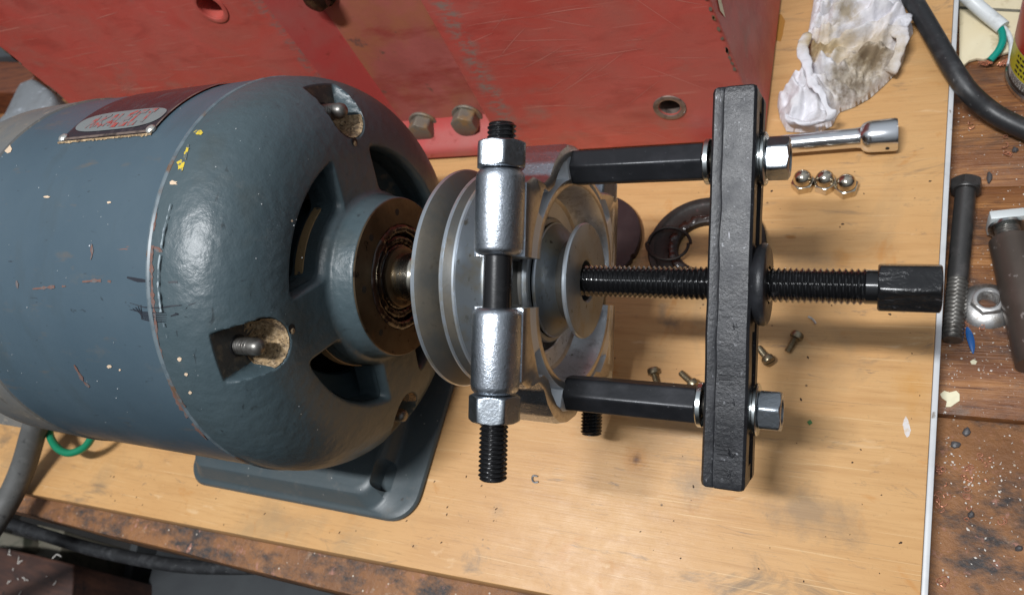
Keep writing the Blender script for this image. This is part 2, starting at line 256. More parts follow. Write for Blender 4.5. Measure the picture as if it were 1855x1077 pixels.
M['rust_bolt'] = mat('greasy_grey_bolt', (.20, .175, .14), .55, .4, layers=[(dict(s=9, lo=.5, hi=.65, d=6), (.30, .19, .09)), (dict(s=14, lo=.6, hi=.7, d=6, off=(2, 2, 2)), (.06, .055, .05))], bumps=[(dict(s=18, d=4), .3, .015)])
M['bushing'] = mat('worn_steel_bushing', (.25, .19, .16), .5, .5, layers=[(dict(s=14, lo=.5, hi=.65, d=6), (.09, .07, .06))])
M['bushing2'] = mat('pale_grey_dust', (.46, .48, .49), .7)
M['edgewear'] = mat('rubbed_paint_ridge', (.30, .35, .375), .4, layers=[(dict(s=30, lo=.48, hi=.58, d=5), (.12, .15, .17))])
M['chrome'] = mat('chrome_plate', (.80, .81, .83), .17, 1.0, layers=[(dict(s=20, st=(.4, 2, 2), lo=.6, hi=.75, d=5), (.55, .55, .56), .2)])
M['acorn'] = mat('nickel_acorn', (.62, .56, .46), .16, 1.0, layers=[(dict(s=25, lo=.55, hi=.7, d=4), (.42, .36, .28), .3)])
M['brass'] = mat('tarnished_small_screw', (.30, .25, .17), .35, .9, layers=[(dict(s=30, lo=.5, hi=.7, d=4), (.12, .10, .07), .5)])
M['cover'] = mat('black_greasy_cover', (.020, .015, .013), .55, .1, layers=[(dict(s=6, lo=.45, hi=.65, d=6), (.034, .025, .021), .5), (dict(s=22, lo=.62, hi=.7, d=5), (.07, .035, .035), .3)], bumps=[(dict(s=20, d=5), .35, .012)], spec=.35)
M['cover2'] = mat('maroon_black_cover', (.026, .014, .015), .45, .2, layers=[(dict(s=8, lo=.5, hi=.7, d=5), (.04, .024, .024))], bumps=[(dict(s=30, d=3), .15, .005)])
M['rubber'] = mat('black_rubber_cable', (.020, .021, .023), .42, layers=[(dict(s=12, lo=.5, hi=.7, d=6), (.045, .047, .05), .55), (dict(s=60, lo=.66, hi=.7, d=4), (.14, .14, .14), .7)], bumps=[(dict(s=60, d=3), .15, .004)])
M['greycable'] = mat('grey_dusty_cable', (.085, .085, .082), .6, layers=[(dict(s=10, lo=.5, hi=.7, d=6), (.12, .12, .115)), (dict(s=18, lo=.6, hi=.68, d=5), (.04, .04, .04))], bumps=[(dict(s=30, d=3), .15, .006)])
M['green'] = mat('green_wire_insulation', (.008, .19, .095), .35)
M['teal'] = mat('teal_wire_insulation', (.0, .26, .20), .35)
M['white_pvc'] = mat('white_cable_sheath', (.66, .69, .70), .4, layers=[(dict(s=8, lo=.55, hi=.7, d=6), (.48, .49, .48))])
M['copper'] = mat('copper_wire', (.58, .26, .16), .4, .6)
M['cream'] = mat('cream_painted_panel', (.70, .60, .40), .5, layers=[(dict(s=2, lo=.4, hi=.7, d=5), (.76, .68, .49)), (dict(s=5, lo=.58, hi=.7, d=7), (.45, .34, .18)), (dict(k='v', s=9, lo=.06, hi=.03), (.06, .05, .04))])
M['chip'] = mat('cream_paint_chip', (.80, .74, .52), .55, layers=[(dict(s=12, lo=.55, hi=.7), (.70, .64, .46))])
M['darkbolt'] = mat('dark_plain_steel_bolt', (.075, .072, .070), .38, .7, layers=[(dict(s=6, lo=.5, hi=.65, d=6), (.13, .12, .115), .32), (dict(s=18, lo=.62, hi=.7, d=5), (.03, .03, .03), .5)], bumps=[(dict(s=60, d=3), .12, .004)])
M['gthread'] = mat('grey_rolled_thread', (.20, .19, .175), .4, .8, layers=[(dict(s=25, lo=.5, hi=.7), (.10, .09, .08))])
M['fnut'] = mat('scuffed_flange_nut', (.52, .51, .50), .38, .9, layers=[(dict(s=13, lo=.5, hi=.62, d=7, r=.7), (.26, .23, .20), .55), (dict(s=30, lo=.62, hi=.7, d=4), (.8, .8, .78), .35)], bumps=[(dict(s=50, d=5), .15, .005)])
M['sleeve'] = mat('brown_steel_sleeve', (.095, .075, .062), .42, .55, layers=[(dict(s=3, lo=.45, hi=.65, d=6), (.13, .10, .085)), (dict(s=24, lo=.66, hi=.7, d=4), (.3, .27, .25))], bumps=[(dict(s=50, st=(1, 1, .2), d=3), .12, .004)])
M['whitesteel'] = mat('matt_white_zinc', (.66, .70, .70), .5, .3, layers=[(dict(s=20, lo=.6, hi=.7, d=4), (.45, .48, .48))])
M['greyblock'] = mat('grey_scuffed_plastic', (.22, .235, .25), .5, layers=[(dict(s=3, lo=.42, hi=.65, d=7), (.16, .165, .17)), (dict(s=7, lo=.58, hi=.68, d=7, off=(3, 3, 1)), (.42, .45, .5)), (dict(s=26, lo=.66, hi=.7), (.6, .62, .64))], bumps=[(dict(s=24, d=3), .15, .008)])
M['brownwood'] = mat('red_brown_wood', (.17, .05, .018), .5, layers=[(dict(s=5, st=(.4, 4, 4), lo=.45, hi=.65, d=6), (.085, .025, .012))])
M['darkwood'] = mat('dark_dirty_wood', (.055, .028, .022), .5, layers=[(dict(s=4, st=(.5, 3, 1), lo=.45, hi=.65, d=7), (.10, .045, .03)), (dict(s=9, lo=.6, hi=.7, d=7), (.02, .016, .015))], bumps=[(dict(s=20, d=5), .3, .01)])
M['greypanel'] = mat('grey_laminate', (.060, .066, .070), .5, layers=[(dict(s=2, lo=.4, hi=.7, d=5), (.048, .052, .057))])
M['floor'] = mat('dark_shop_floor', (.018, .016, .014), .8, layers=[(dict(s=1, lo=.4, hi=.7, d=6), (.03, .026, .022))])
M['strut'] = mat('old_pale_timber', (.16, .145, .11), .7, layers=[(dict(s=6, lo=.5, hi=.65, d=6), (.08, .085, .06))])
M['plate'] = mat('maroon_black_nameplate', (.022, .018, .024), .28, layers=[(dict(s=9, st=(2, 1, 1), lo=.5, hi=.7, d=6), (.06, .045, .05), .5)], coat=.2)
M['emblem'] = mat('grey_emblem_print', (.17, .19, .19), .45, layers=[(dict(s=14, lo=.55, hi=.7, d=5), (.17, .17, .17))])
M['redprint'] = mat('worn_red_print', (.33, .06, .05), .5, layers=[(dict(s=30, lo=.44, hi=.54, d=6), (.18, .165, .165))])
M['bare'] = mat('bare_bright_metal', (.75, .74, .70), .3, .8, layers=[(dict(s=30, lo=.5, hi=.65), (.5, .45, .36), .5)])
M['yellow'] = mat('yellow_paint', (.62, .46, .035), .5, layers=[(dict(s=45, lo=.48, hi=.56, d=5), (.09, .11, .11))])
M['tanchip'] = mat('tan_primer_chip', (.62, .47, .33), .7)
M['marker'] = mat('black_marker_ink', (.016, .018, .026), .45)
M['rust'] = mat('brown_rust_scrape', (.15, .075, .058), .75, layers=[(dict(s=40, lo=.5, hi=.6, d=4), (.12, .11, .11))])
M['lightscuff'] = mat('worn_paint_edge', (.13, .165, .185), .4, layers=[(dict(s=20, lo=.48, hi=.6, d=5), (.09, .12, .14)), (dict(s=7, lo=.55, hi=.65, d=6), (.14, .085, .055))])
M['blueplastic'] = mat('blue_plastic_scrap', (.015, .11, .36), .4)
M['canwhite'] = mat('can_white_print', (.66, .65, .62), .35); M['canred'] = mat('can_red_print', (.45, .035, .02), .35)
M['canyellow'] = mat('can_yellow_print', (.62, .55, .03), .35); M['canblack'] = mat('can_black_print', (.02, .02, .022), .35)
M['tin'] = mat('tin_rim', (.62, .6, .56), .25, 1.0)
M['flake'] = mat('white_swarf', (.78, .74, .68), .6); M['darkflake'] = mat('dark_dirt_crumb', (.06, .035, .02), .8)
M['greenbit'] = mat('green_scrap', (.08, .2, .06), .7); M['greywire'] = mat('grey_wire_clip', (.3, .32, .33), .4, .6)
M['smear'] = mat('grey_glue_blob', (.075, .07, .072), .45, bumps=[(dict(s=20, d=4), .4, .02)])
M['whitepaint'] = mat('white_paint_spot', (.66, .62, .60), .5, layers=[(dict(s=22, lo=.48, hi=.6, d=5), (.60, .45, .30))])
M['oil'] = mat('oil_soaked_wood', (.42, .19, .035), .3)

# ------------------------------------------------------------------ mesh builder
def V3(*a): return np.array(a, float)
def frame(O, A, U):
    A = V3(*A); A /= np.linalg.norm(A); U = V3(*U); U = U - A * (U @ A); U /= np.linalg.norm(U)
    return (V3(*O), A, U, np.cross(A, U))
ZF = frame((0, 0, 0), (0, 0, 1), (1, 0, 0))       # axis along z
class MB:
    def __init__(s): s.v = []; s.f = []; s.mi = []
    def add(s, vs, fs, mi=0):
        o = len(s.v); s.v.extend([tuple(map(float, p)) for p in vs])
        for f in fs: s.f.append(tuple(i + o for i in f)); s.mi.append(mi)
    def grid(s, P, nu, nv, wrap=False, mi=0):
        """P: nu*nv points, row-major; wrap closes the v direction"""
        fs = []
        for i in range(nu - 1):
            for j in range(nv if wrap else nv - 1):
                k = (j + 1) % nv
                fs.append((i * nv + j, i * nv + k, (i + 1) * nv + k, (i + 1) * nv + j))
        s.add(P, fs, mi)
    def lathe(s, F, prof, n=64, c0=True, c1=True, mi=0):
        O, A, U, V = F; P = []
        for x, r in prof:
            for j in range(n):
                t = 2 * math.pi * j / n; P.append(O + A * x + (U * math.cos(t) + V * math.sin(t)) * r)
        o = len(s.v); s.grid(P, len(prof), n, True, mi)
        if c0: s.f.append(tuple(o + j for j in range(n))[::-1]); s.mi.append(mi)
        if c1: s.f.append(tuple(o + (len(prof) - 1) * n + j for j in range(n))); s.mi.append(mi)
    def hexa(s, F, x0, x1, Rc, bore=0.0, rot=0.0, ch0=True, ch1=True, mi=0):
        O, A, U, V = F; n = 72; rf = Rc * math.cos(math.pi / 6); rs = rf * .965; k = 5; c = (Rc - rs) / 1.73
        rings = []
        if ch0: rings += [(x0 + c * i / k, rs + 1.73 * c * i / k) for i in range(k + 1)]
        else: rings += [(x0, 9)]
        if ch1: rings += [(x1 - c * i / k, rs + 1.73 * c * i / k) for i in range(k, -1, -1)]
        else: rings += [(x1, 9)]
        P = []
        def rh(t): return rf / math.cos(((t - rot) % (math.pi / 3)) - math.pi / 6)
        full = [(x, r) for x, r in rings]
        if bore: full = [(x0 + .004, bore)] + [(x0, bore * 1.06)] + full + [(x1, bore * 1.06), (x1 - .004, bore)]
        for x, r in full:
            for j in range(n):
                t = 2 * math.pi * j / n; q = min(rh(t), r); P.append(O + A * x + (U * math.cos(t) + V * math.sin(t)) * q)
        o = len(s.v)
        if bore:
            L = len(full); fs = []
            for i in range(L):
                i2 = (i + 1) % L
                for j in range(n):
                    k2 = (j + 1) % n; fs.append((i * n + j, i * n + k2, i2 * n + k2, i2 * n + j))
            s.add(P, fs, mi)
        else:
            s.grid(P, len(full), n, True, mi)
            s.f.append(tuple(o + j for j in range(n))[::-1]); s.mi.append(mi)
            s.f.append(tuple(o + (len(full) - 1) * n + j for j in range(n))); s.mi.append(mi)
    def thread(s, F, x0, x1, R, pitch, depth, n=28, spp=6, mi=0, taper=True):
        O, A, U, V = F; rows = max(4, int((x1 - x0) / pitch * spp)); P = []
        for i in range(rows + 1):
            x = x0 + (x1 - x0) * i / rows
            for j in range(n):
                t = 2 * math.pi * j / n; ph = (x / pitch - j / n) % 1.0
                w = abs(2 * ph - 1); w = min(1, max(0, (w - .12) / .76))
                r = R - depth * w
                if taper:
                    e = min(x - x0, x1 - x); r = min(r, R - depth * 1.1 + e * 1.2) if e < depth else r
                P.append(O + A * x + (U * math.cos(t) + V * math.sin(t)) * r)
        o = len(s.v); s.grid(P, rows + 1, n, True, mi)
        s.f.append(tuple(o + j for j in range(n))[::-1]); s.mi.append(mi)
        s.f.append(tuple(o + rows * n + j for j in range(n))); s.mi.append(mi)
    def tube(s, pts, r, n=14, mi=0, smooth=True, flat=1.0):
        pts = [V3(*p) for p in pts]
        if smooth and len(pts) > 2:
            q = [pts[0] * 2 - pts[1]] + pts + [pts[-1] * 2 - pts[-2]]; out = []
            for i in range(1, len(q) - 2):
                for k in range(8):
                    t = k / 8; a, b, c, d = q[i - 1], q[i], q[i + 1], q[i + 2]
                    out.append(.5 * ((2 * b) + (-a + c) * t + (2 * a - 5 * b + 4 * c - d) * t * t + (-a + 3 * b - 3 * c + d) * t ** 3))
            out.append(pts[-1]); pts = out
        P = []; up = None
        for i, p in enumerate(pts):
            d = pts[min(i + 1, len(pts) - 1)] - pts[max(i - 1, 0)]; d /= np.linalg.norm(d)
            if up is None: up = V3(0, 0, 1) if abs(d[2]) < .9 else V3(1, 0, 0)
            u = up - d * (up @ d); u /= np.linalg.norm(u); up = u; w = np.cross(d, u)
            rr = r(i / (len(pts) - 1)) if callable(r) else r
            for j in range(n):
                t = 2 * math.pi * j / n; P.append(p + (u * math.cos(t) * flat + w * math.sin(t)) * rr)
        o = len(s.v); s.grid(P, len(pts), n, True, mi)
        s.f.append(tuple(o + j for j in range(n))[::-1]); s.mi.append(mi)
        s.f.append(tuple(o + (len(pts) - 1) * n + j for j in range(n))); s.mi.append(mi)
    def loft(s, loops, c0=True, c1=True, mi=0):
        n = len(loops[0]); o = len(s.v); s.grid([p for L in loops for p in L], len(loops), n, True, mi)
        if c0: s.f.append(tuple(o + j for j in range(n))[::-1]); s.mi.append(mi)
        if c1: s.f.append(tuple(o + (len(loops) - 1) * n + j for j in range(n))); s.mi.append(mi)
    def box(s, lo, hi, mi=0):
        x0, y0, z0 = lo; x1, y1, z1 = hi
        s.add([(x0, y0, z0), (x1, y0, z0), (x1, y1, z0), (x0, y1, z0), (x0, y0, z1), (x1, y0, z1), (x1, y1, z1), (x0, y1, z1)],
              [(0, 3, 2, 1), (4, 5, 6, 7), (0, 1, 5, 4), (1, 2, 6, 5), (2, 3, 7, 6), (3, 0, 4, 7)], mi)
    def prism(s, poly, z0, z1, mi=0):
        """poly: list of (x, y) anticlockwise"""
        n = len(poly); s.add([(p[0], p[1], z0) for p in poly] + [(p[0], p[1], z1) for p in poly],
              [tuple(range(n))[::-1], tuple(range(n, 2 * n))] + [(i, (i + 1) % n, n + (i + 1) % n, n + i) for i in range(n)], mi)
    def mesh(s, name, ang=35, bevel=0, seg=2, shift=None):
        me = bpy.data.meshes.new(name); vs = s.v
        if shift is not None: vs = [(p[0] - shift[0], p[1] - shift[1], p[2] - shift[2]) for p in vs]
        me.from_pydata(vs, [], s.f); me.polygons.foreach_set('material_index', s.mi)
        bm = bmesh.new(); bm.from_mesh(me); bmesh.ops.recalc_face_normals(bm, faces=bm.faces)
        if bevel:
            es = [e for e in bm.edges if len(e.link_faces) == 2 and e.calc_face_angle(0) > math.radians(30)]
            bmesh.ops.bevel(bm, geom=es, offset=bevel, segments=seg, affect='EDGES', profile=.5, clamp_overlap=True)
        bm.to_mesh(me); bm.free()
        me.polygons.foreach_set('use_smooth', [True] * len(me.polygons)); me.set_sharp_from_angle(angle=math.radians(ang)); me.update()
        return me
def cut(me, cutters, bevel=0, seg=2, ang=35):
    """boolean-subtract the MB cutters from a mesh, then bevel"""
    o = bpy.data.objects.new('work', me); col.objects.link(o); tmp = []
    for c in cutters:
        co = bpy.data.objects.new('work', c.mesh('work')); col.objects.link(co); tmp.append(co)
        md = o.modifiers.new('b', 'BOOLEAN'); md.object = co; md.operation = 'DIFFERENCE'; md.solver = 'EXACT'
    if bevel:
        md = o.modifiers.new('v', 'BEVEL'); md.width = bevel; md.segments = seg; md.limit_method = 'ANGLE'; md.angle_limit = math.radians(35)
    dg = bpy.context.evaluated_depsgraph_get(); dg.update()
    res = bpy.data.meshes.new_from_object(o.evaluated_get(dg))
    for t in tmp + [o]: bpy.data.objects.remove(t)
    res.polygons.foreach_set('use_smooth', [True] * len(res.polygons)); res.set_sharp_from_angle(angle=math.radians(ang)); res.update()
    return res

# ------------------------------------------------------------------ objects
def thing(name, label, cat, loc=(0, 0, 0), rot=None, group=None):
    o = bpy.data.objects.new(name, None); col.objects.link(o); o.location = loc; o.empty_display_size = .1
    if rot is not None: o.rotation_euler = rot
    o['label'] = label; o['category'] = cat
    if group: o['group'] = group
    return o
def top(o):
    while o.parent: o = o.parent
    return o
def part(name, mb, m, parent, world=True, label=None, kind=None, **k):
    """a mesh child; world=True: the builder's points are world points, moved into the thing's own space"""
    if isinstance(mb, MB): me = mb.mesh(name, shift=tuple(top(parent).location) if world else None, **k)
    else:
        me = mb
        if world: me.transform(Matrix.Translation(-Vector(top(parent).location)))
        me.name = name
    for q in (m if isinstance(m, (list, tuple)) else [m]): me.materials.append(q)
    o = bpy.data.objects.new(name, me); col.objects.link(o); o.parent = parent
    if label: o['label'] = label
    if kind: o['kind'] = kind
    return o
def solo(name, mb, m, label, cat, loc=(0, 0, 0), rot=None, group=None, kind=None, world=False, **k):
    me = mb.mesh(name, shift=loc if world else None, **k) if isinstance(mb, MB) else mb
    for q in (m if isinstance(m, (list, tuple)) else [m]): me.materials.append(q)
    o = bpy.data.objects.new(name, me); col.objects.link(o); o.location = loc
    if rot is not None: o.rotation_euler = rot
    if label: o['label'] = label
    if cat: o['category'] = cat
    if group: o['group'] = group
    if kind: o['kind'] = kind
    return o
def clone(root, loc, rot, label, group=None):
    r = root.copy(); col.objects.link(r); r.location = loc; r.rotation_euler = rot; r['label'] = label
    if group: r['group'] = group
    for ch in list(root.children):
        c = ch.copy(); col.objects.link(c); c.parent = r
        for g in ch.children:
            d = g.copy(); col.objects.link(d); d.parent = c
    return r
def blob(p, rx, ry, n=11, jit=.25):
    """irregular outline in pixels"""
    a0 = random.random() * 6
    return [(p[0] + rx * math.cos(a0 + 2 * math.pi * i / n) * (1 + jit * random.uniform(-1, 1)), p[1] + ry * math.sin(a0 + 2 * math.pi * i / n) * (1 + jit * random.uniform(-1, 1))) for i in range(n)]

BZ = -.18                                       # bench top below the board
# ================================================================== SETTING
fl = MB(); fl.prism([(-16, -16), (16, -16), (16, 16), (-16, 16)], -8.2, -8.0); solo('floor', fl, M['floor'], 'dark floor under the bench', None, kind='structure')
e0, e1 = gp((8, 921), BZ), gp((640, 1078), BZ)          # bench front edge
sl = (e1[1] - e0[1]) / (e1[0] - e0[0])
def edgeY(x): return e0[1] + sl * (x - e0[0])
bench = thing('workbench', 'stained wooden workbench top of wide planks under everything', 'workbench', (0, 0, BZ))
bench['kind'] = 'structure'; del bench['category']
s1, s2 = gp((1700, 752), BZ)[1], gp((1700, 342), BZ)[1]
pw = (s2 - s1); ys = [None, s1, s2, s2 + pw * .9, s2 + pw * 1.8, s2 + pw * 2.8, s2 + pw * 4]
for i in range(len(ys) - 1):
    b = MB(); g = .006
    n = 40; x0, x1 = -9.0, 6.5
    lo = [(x0 + (x1 - x0) * k / n, (edgeY(x0 + (x1 - x0) * k / n) + .012 * noise.noise((k * .9, 3, 1))) if i == 0 else ys[i] + g + .004 * noise.noise((k * 1.3, i, 0))) for k in range(n + 1)]
    hi = [(x, (ys[i + 1] - g) + .004 * noise.noise((q * 1.1, i, 7))) for q, (x, _) in enumerate(lo)][::-1]
    b.prism(lo + hi, -.45 if i == 0 else -.3, [0, .006, -.003, .004, 0, 0][i])
    part('plank', b, [M['lip'], M['bench2'], M['bench'], M['bench3'], M['bench2'], M['bench']][i], bench, world=False, bevel=.012)

# ------------------------------------------------------------------ plywood board
f0, f1 = gp((33, 890)), gp((954, 1068)); fs = (f1[1] - f0[1]) / (f1[0] - f0[0])
r0, r1 = gp((1728, 0)), gp((1668, 1077)); rs_ = (r1[0] - r0[0]) / (r1[1] - r0[1])
def fY(x): return f0[1] + fs * (x - f0[0])
def rX(y): return r0[0] + rs_ * (y - r0[1])
board = thing('plywood_board', 'large tan birch plywood board with a white edge lying on the bench', 'board', (0, 0, BZ))
cn = [(-5.05, fY(-5.05)), (rX(-1.15), fY(1.5)), (rX(5.5), 5.5), (-5.05, 5.5)]
b = MB(); b.prism(cn, BZ + .001, 0); part('panel', b, M['board'], board, bevel=.006)
b = MB(); w = .028
b.prism([(cn[1][0] + .001, cn[1][1]), (cn[1][0] + w, cn[1][1]), (cn[2][0] + w, 5.5), (cn[2][0] + .001, 5.5)], BZ + .002, -.001); part('edge_strip', b, M['white_edge'], board, bevel=.006)
st = MB()                                        # crumbs and scraps on the board, too many to count
for i in range(85):
    p = (random.uniform(820, 1690), random.uniform(300, 1060)); P = gp(p, .001); a = random.uniform(0, 6); L = random.choice((.0025, .003, .004, .005, .008))
    st.lathe(frame(P, (math.cos(a), math.sin(a), .1), (0, 0, 1)), [(-L, L * .3), (-L * .3, L * random.uniform(.4, .9)), (L * .4, L * random.uniform(.3, .8)), (L, L * .2)], 5)
for i in range(45):
    p = (random.uniform(30, 900), random.uniform(860, 1010)); P = gp(p, .003)
    if P[1] < fY(P[0]) + .05: continue
    L = random.choice((.0025, .003, .005, .007)); st.lathe(frame(P, (random.random(), 1, 0), (0, 0, 1)), [(-L, L * .2), (0, L * .45), (L, L * .2)], 5)
solo('dirt_crumbs', st, M['darkflake'], 'dark dirt crumbs scattered over the plywood board', None, kind='stuff')

def patch(pts, z, th=.003):
    b = MB(); P = [gp(p, z)[:2] for p in pts]; b.prism([tuple(q) for q in P][::-1], z, z + th); return b
oilspot = solo('oil_stain', patch(blob((1409, 48), 14, 24), .0005, .0015), M['oil'], 'amber oil stain on the plywood beside the red casting', 'stain')
solo('paint_spot', patch([(1641, 753), (1645, 760), (1648, 771), (1650, 779), (1647, 789), (1643, 792), (1639, 785), (1637, 776), (1635, 769), (1637, 760)], .0003, .0006), M['whitepaint'], 'small pale white paint spot on the plywood near its white edge', 'paint spot')
b = MB(); b.tube([gp(p, .008) for p in ((974, 862), (966, 861), (964, 868), (968, 873), (975, 872))], .005, 6)
solo('wire_clip', b, M['greywire'], 'tiny grey C shaped wire bit on the plywood below the rods', 'wire bit')
b = MB(); b.prism([tuple(gp(p)[:2]) for p in ((1462, 764), (1468, 760), (1472, 766), (1466, 770))][::-1], .001, .006)
solo('green_scrap', b, M['greenbit'], 'tiny green scrap lying on the plywood right of the bar', 'scrap')
b = MB(); b.tube([gp(p, .006) for p in ((1464, 573), (1472, 578), (1478, 586))], .006, 6)
solo('metal_shaving', b, M['bare'], 'bright curled metal shaving on the plywood under the forcing screw', 'shaving')

# ================================================================== RED CASTING
Yr = 1.69
red = thing('machine_casting', 'big worn red painted cast iron machine base standing behind the motor', 'machine base', (-2.1, 1.69, 0))
def fillet(poly, rad, n=5):
    out = []
    for i, p in enumerate(poly):
        p = V3(*p); a = V3(*poly[i - 1]); c = V3(*poly[(i + 1) % len(poly)]); r = rad[i]
        if r <= 0: out.append(tuple(p)); continue
        da = (a - p) / np.linalg.norm(a - p); dc = (c - p) / np.linalg.norm(c - p); ang = math.acos(np.clip(da @ dc, -1, 1)); L = r / math.tan(ang / 2)
        p0, p1 = p + da * L, p + dc * L
        for k in range(n + 1): t = k / n; out.append(tuple((1 - t) ** 2 * p0 + 2 * t * (1 - t) * p + t * t * p1))
    return out
PLAN = fillet([(-4.80, Yr), (-2.20, Yr), (-1.99, 1.90), (-1.165, 1.90), (-1.13, Yr), (.665, Yr), (.665, 4.9), (-4.80, 4.9)], [.02, .05, .06, .03, .035, .03, .03, .03])
def rl(z): return [(x + (-.05 * z if x < -3 else (-.16 * z if x > .3 else 0)), y, z) for x, y in PLAN]
b = MB(); b.loft([rl(.035), rl(.6), rl(1.2), rl(2.6)])
me = b.mesh('body')
cut_list = []
h1 = yp((1213, 195), Yr); h2 = yp((381, 14), Yr)
for h, r in ((h1, .066), (h2, .085)):
    c = MB(); c.lathe(frame((h[0], Yr - .2, h[2]), (0, 1, 0), (1, 0, 0)), [(0, r), (.7, r)], 40); cut_list.append(c)
me = cut(me, cut_list, ang=30)
for p in me.polygons:
    if -2.19 < p.center.x < -1.98 and p.center.y > Yr + .004 and p.center.y < 1.95: p.material_index = 1
part('body', me, [M['red'], M['redclean']], red)
b = MB(); LP = [(Yr + .001, .036), (Yr + .001, .075), (Yr + .006, .095), (Yr + .02, .112), (Yr + .05, .13), (Yr + .13, .175), (Yr + .18, .21), (Yr + .215, .26), (Yr + .215, .036)]
b.loft([[(x, y, z) for y, z in LP] for x in (-2.195, -1.135)]); part('recess_ledge', b, M['redclean'], red, label='sloping bright red ledge at the foot of the recess')
b = MB(); b.loft([[(-1.985, 1.899, .205), (-1.165, 1.899, .205), (-1.165, 1.899, 2.58), (-1.985, 1.899, 2.58)], [(-1.985, 1.893, .205), (-1.165, 1.893, .205), (-1.165, 1.893, 2.58), (-1.985, 1.893, 2.58)]])
part('recess_floor', b, M['redfloor'], red, label='brownish orange red floor of the vertical recess')
for h, r, m in ((h1, .066, M['bushing']), (h2, .085, M['red'])):
    b = MB(); F = frame((h[0], Yr, h[2]), (0, -1, 0), (1, 0, 0))
    b.lathe(F, [(-.3, r - .002), (-.02, r - .002), (.006, r + .004), (.010, r + .018), (.006, r + .034), (-.004, r + .038)], 48, False, False)
    part('bushing', b, m, red)
for px, R in (((843, 224), .105), ((764, 236), .105)):
    h = yp(px, 1.82); b = MB(); F = frame((h[0], 1.893, h[2]), (0, -1, 0), (1, 0, .3))
    b.lathe(F, [(0, .118), (.012, .122), (.02, .115)], 40, False); b.hexa(F, .018, .115, R, ch0=False, rot=.3)
    part('bolt', b, M['rust_bolt'], red)
h = yp((575, -8), 1.85); b = MB(); F = frame((h[0], 1.893, h[2]), (0, -1, 0), (1, 0, .3)); b.lathe(F, [(0, .11), (.02, .11)], 40, False); b.hexa(F, .018, .10, .09, ch0=False)
part('bolt', b, M['grease'], red, label='grease blackened bolt at the top of the recess')
for x, y in ((-4.5, 2.0), (.3, 2.0), (.3, 4.5), (-4.5, 4.5)):
    b = MB(); b.lathe(frame((x, y, 0), (0, 0, 1), (1, 0, 0)), [(0, .2), (.04, .2)], 20); part('foot', b, M['rust_bolt'], red)
b = MB(); rs3 = random.Random(3)
def hair(x0, z0, a, L, w):
    n = 10; Q = []
    if any(math.hypot(x0 + L * t * math.cos(a) - h[0], z0 + L * t * math.sin(a) - h[2]) < .17 for h in (h1, h2) for t in np.linspace(0, 1, 9)): return
    for i in range(n + 1):
        t = i / n; x, z = x0 + L * t * math.cos(a), z0 + L * t * math.sin(a) + .02 * L * math.sin(3 * t + a * 9); ww = w * (.25 + math.sin(math.pi * t)) * .5
        Q += [(x, Yr - .0012, z - ww), (x, Yr - .0012, z + ww)]
    b.grid(Q, n + 1, 2)
for k in range(44):
    x0 = rs3.uniform(-1.0, .2); z0 = rs3.uniform(.15, 1.35); hair(x0, z0, rs3.gauss(-.15, .32) if k % 3 else rs3.uniform(.2, .7), rs3.uniform(.08, .55), rs3.uniform(.002, .0055))
for k in range(26):
    hair(rs3.uniform(-4.5, -2.8), rs3.uniform(.8, 1.7), rs3.gauss(0, .2), rs3.uniform(.08, .5), rs3.uniform(.002, .006))
part('scratches', b, M['scratch'], red, kind='stuff')
b = MB()
for k in range(16):
    z = random.uniform(.5, 1.35); x = .665 - .16 * z - .03
    pts = [(x + .018 + .009 * math.cos(a) * random.uniform(.5, 1.4), z + .016 * math.sin(a) * random.uniform(.4, 1.6)) for a in np.linspace(0, 2 * math.pi, 8)[:-1]]
    b.add([(p[0], Yr - .002, p[1]) for p in pts], [tuple(range(7))])
for k in range(14):
    z = random.uniform(.6, 1.7); x = -4.80 - .05 * z + .04
    pts = [(x - .02 + .014 * math.cos(a) * random.uniform(.5, 1.4), z + .045 * math.sin(a) * random.uniform(.4, 1.5)) for a in np.linspace(0, 2 * math.pi, 8)[:-1]]
    b.add([(p[0], Yr - .002, p[1]) for p in pts], [tuple(range(7))])
part('paint_chips', b, M['rust_bolt'], red, kind='stuff')
b = MB(); xs = lambda z: .665 - .16 * z + .003
b.add([(xs(z) + .003, y, z) for y, z in ((1.80, 1.05), (1.90, 1.22), (1.84, 1.0), (1.80, .90), (1.765, .98))], [(0, 1, 2, 3, 4)])
part('paint_chip', b, M['chip'], red, label='cream paint flake on the right side near the corner')

# ================================================================== ELECTRIC MOTOR
motor = thing('electric_motor', 'old blue grey electric motor lying in front of the red casting', 'electric motor', (-2.0, 0, 0))
MF = frame((0, 0, HS), (1, 0, 0), (0, 1, 0))          # axis X, U = +Y, V = +Z
XS = -1.35                                            # seam between shell and end bell
shell_prof = [(-2.66, .99), (-2.65, 1.0), (-2.3, 1.0), (-2.0, 1.0), (-1.45, 1.0), (XS - .012, 1.0), (XS - .004, .992)]
b = MB(); b.lathe(MF, shell_prof, 128, True, True); part('shell', b, M['motor'], motor)
b = MB(); b.lathe(MF, [(-3.65, .40), (-3.62, .60), (-3.5, .82), (-3.32, .95), (-3.05, 1.0), (-2.72, 1.006), (-2.655, 1.010), (-2.642, 1.009), (-2.636, 1.0)], 96, True, False); part('rear_band', b, M['band'], motor)
b = MB(); b.lathe(MF, [(XS - .012, .99), (XS - .008, 1.003), (XS + .004, 1.0065), (XS + .014, 1.002), (XS + .018, .995)], 160, False, False); part('seam_ring', b, M['lightscuff'], motor)
NRS = 120
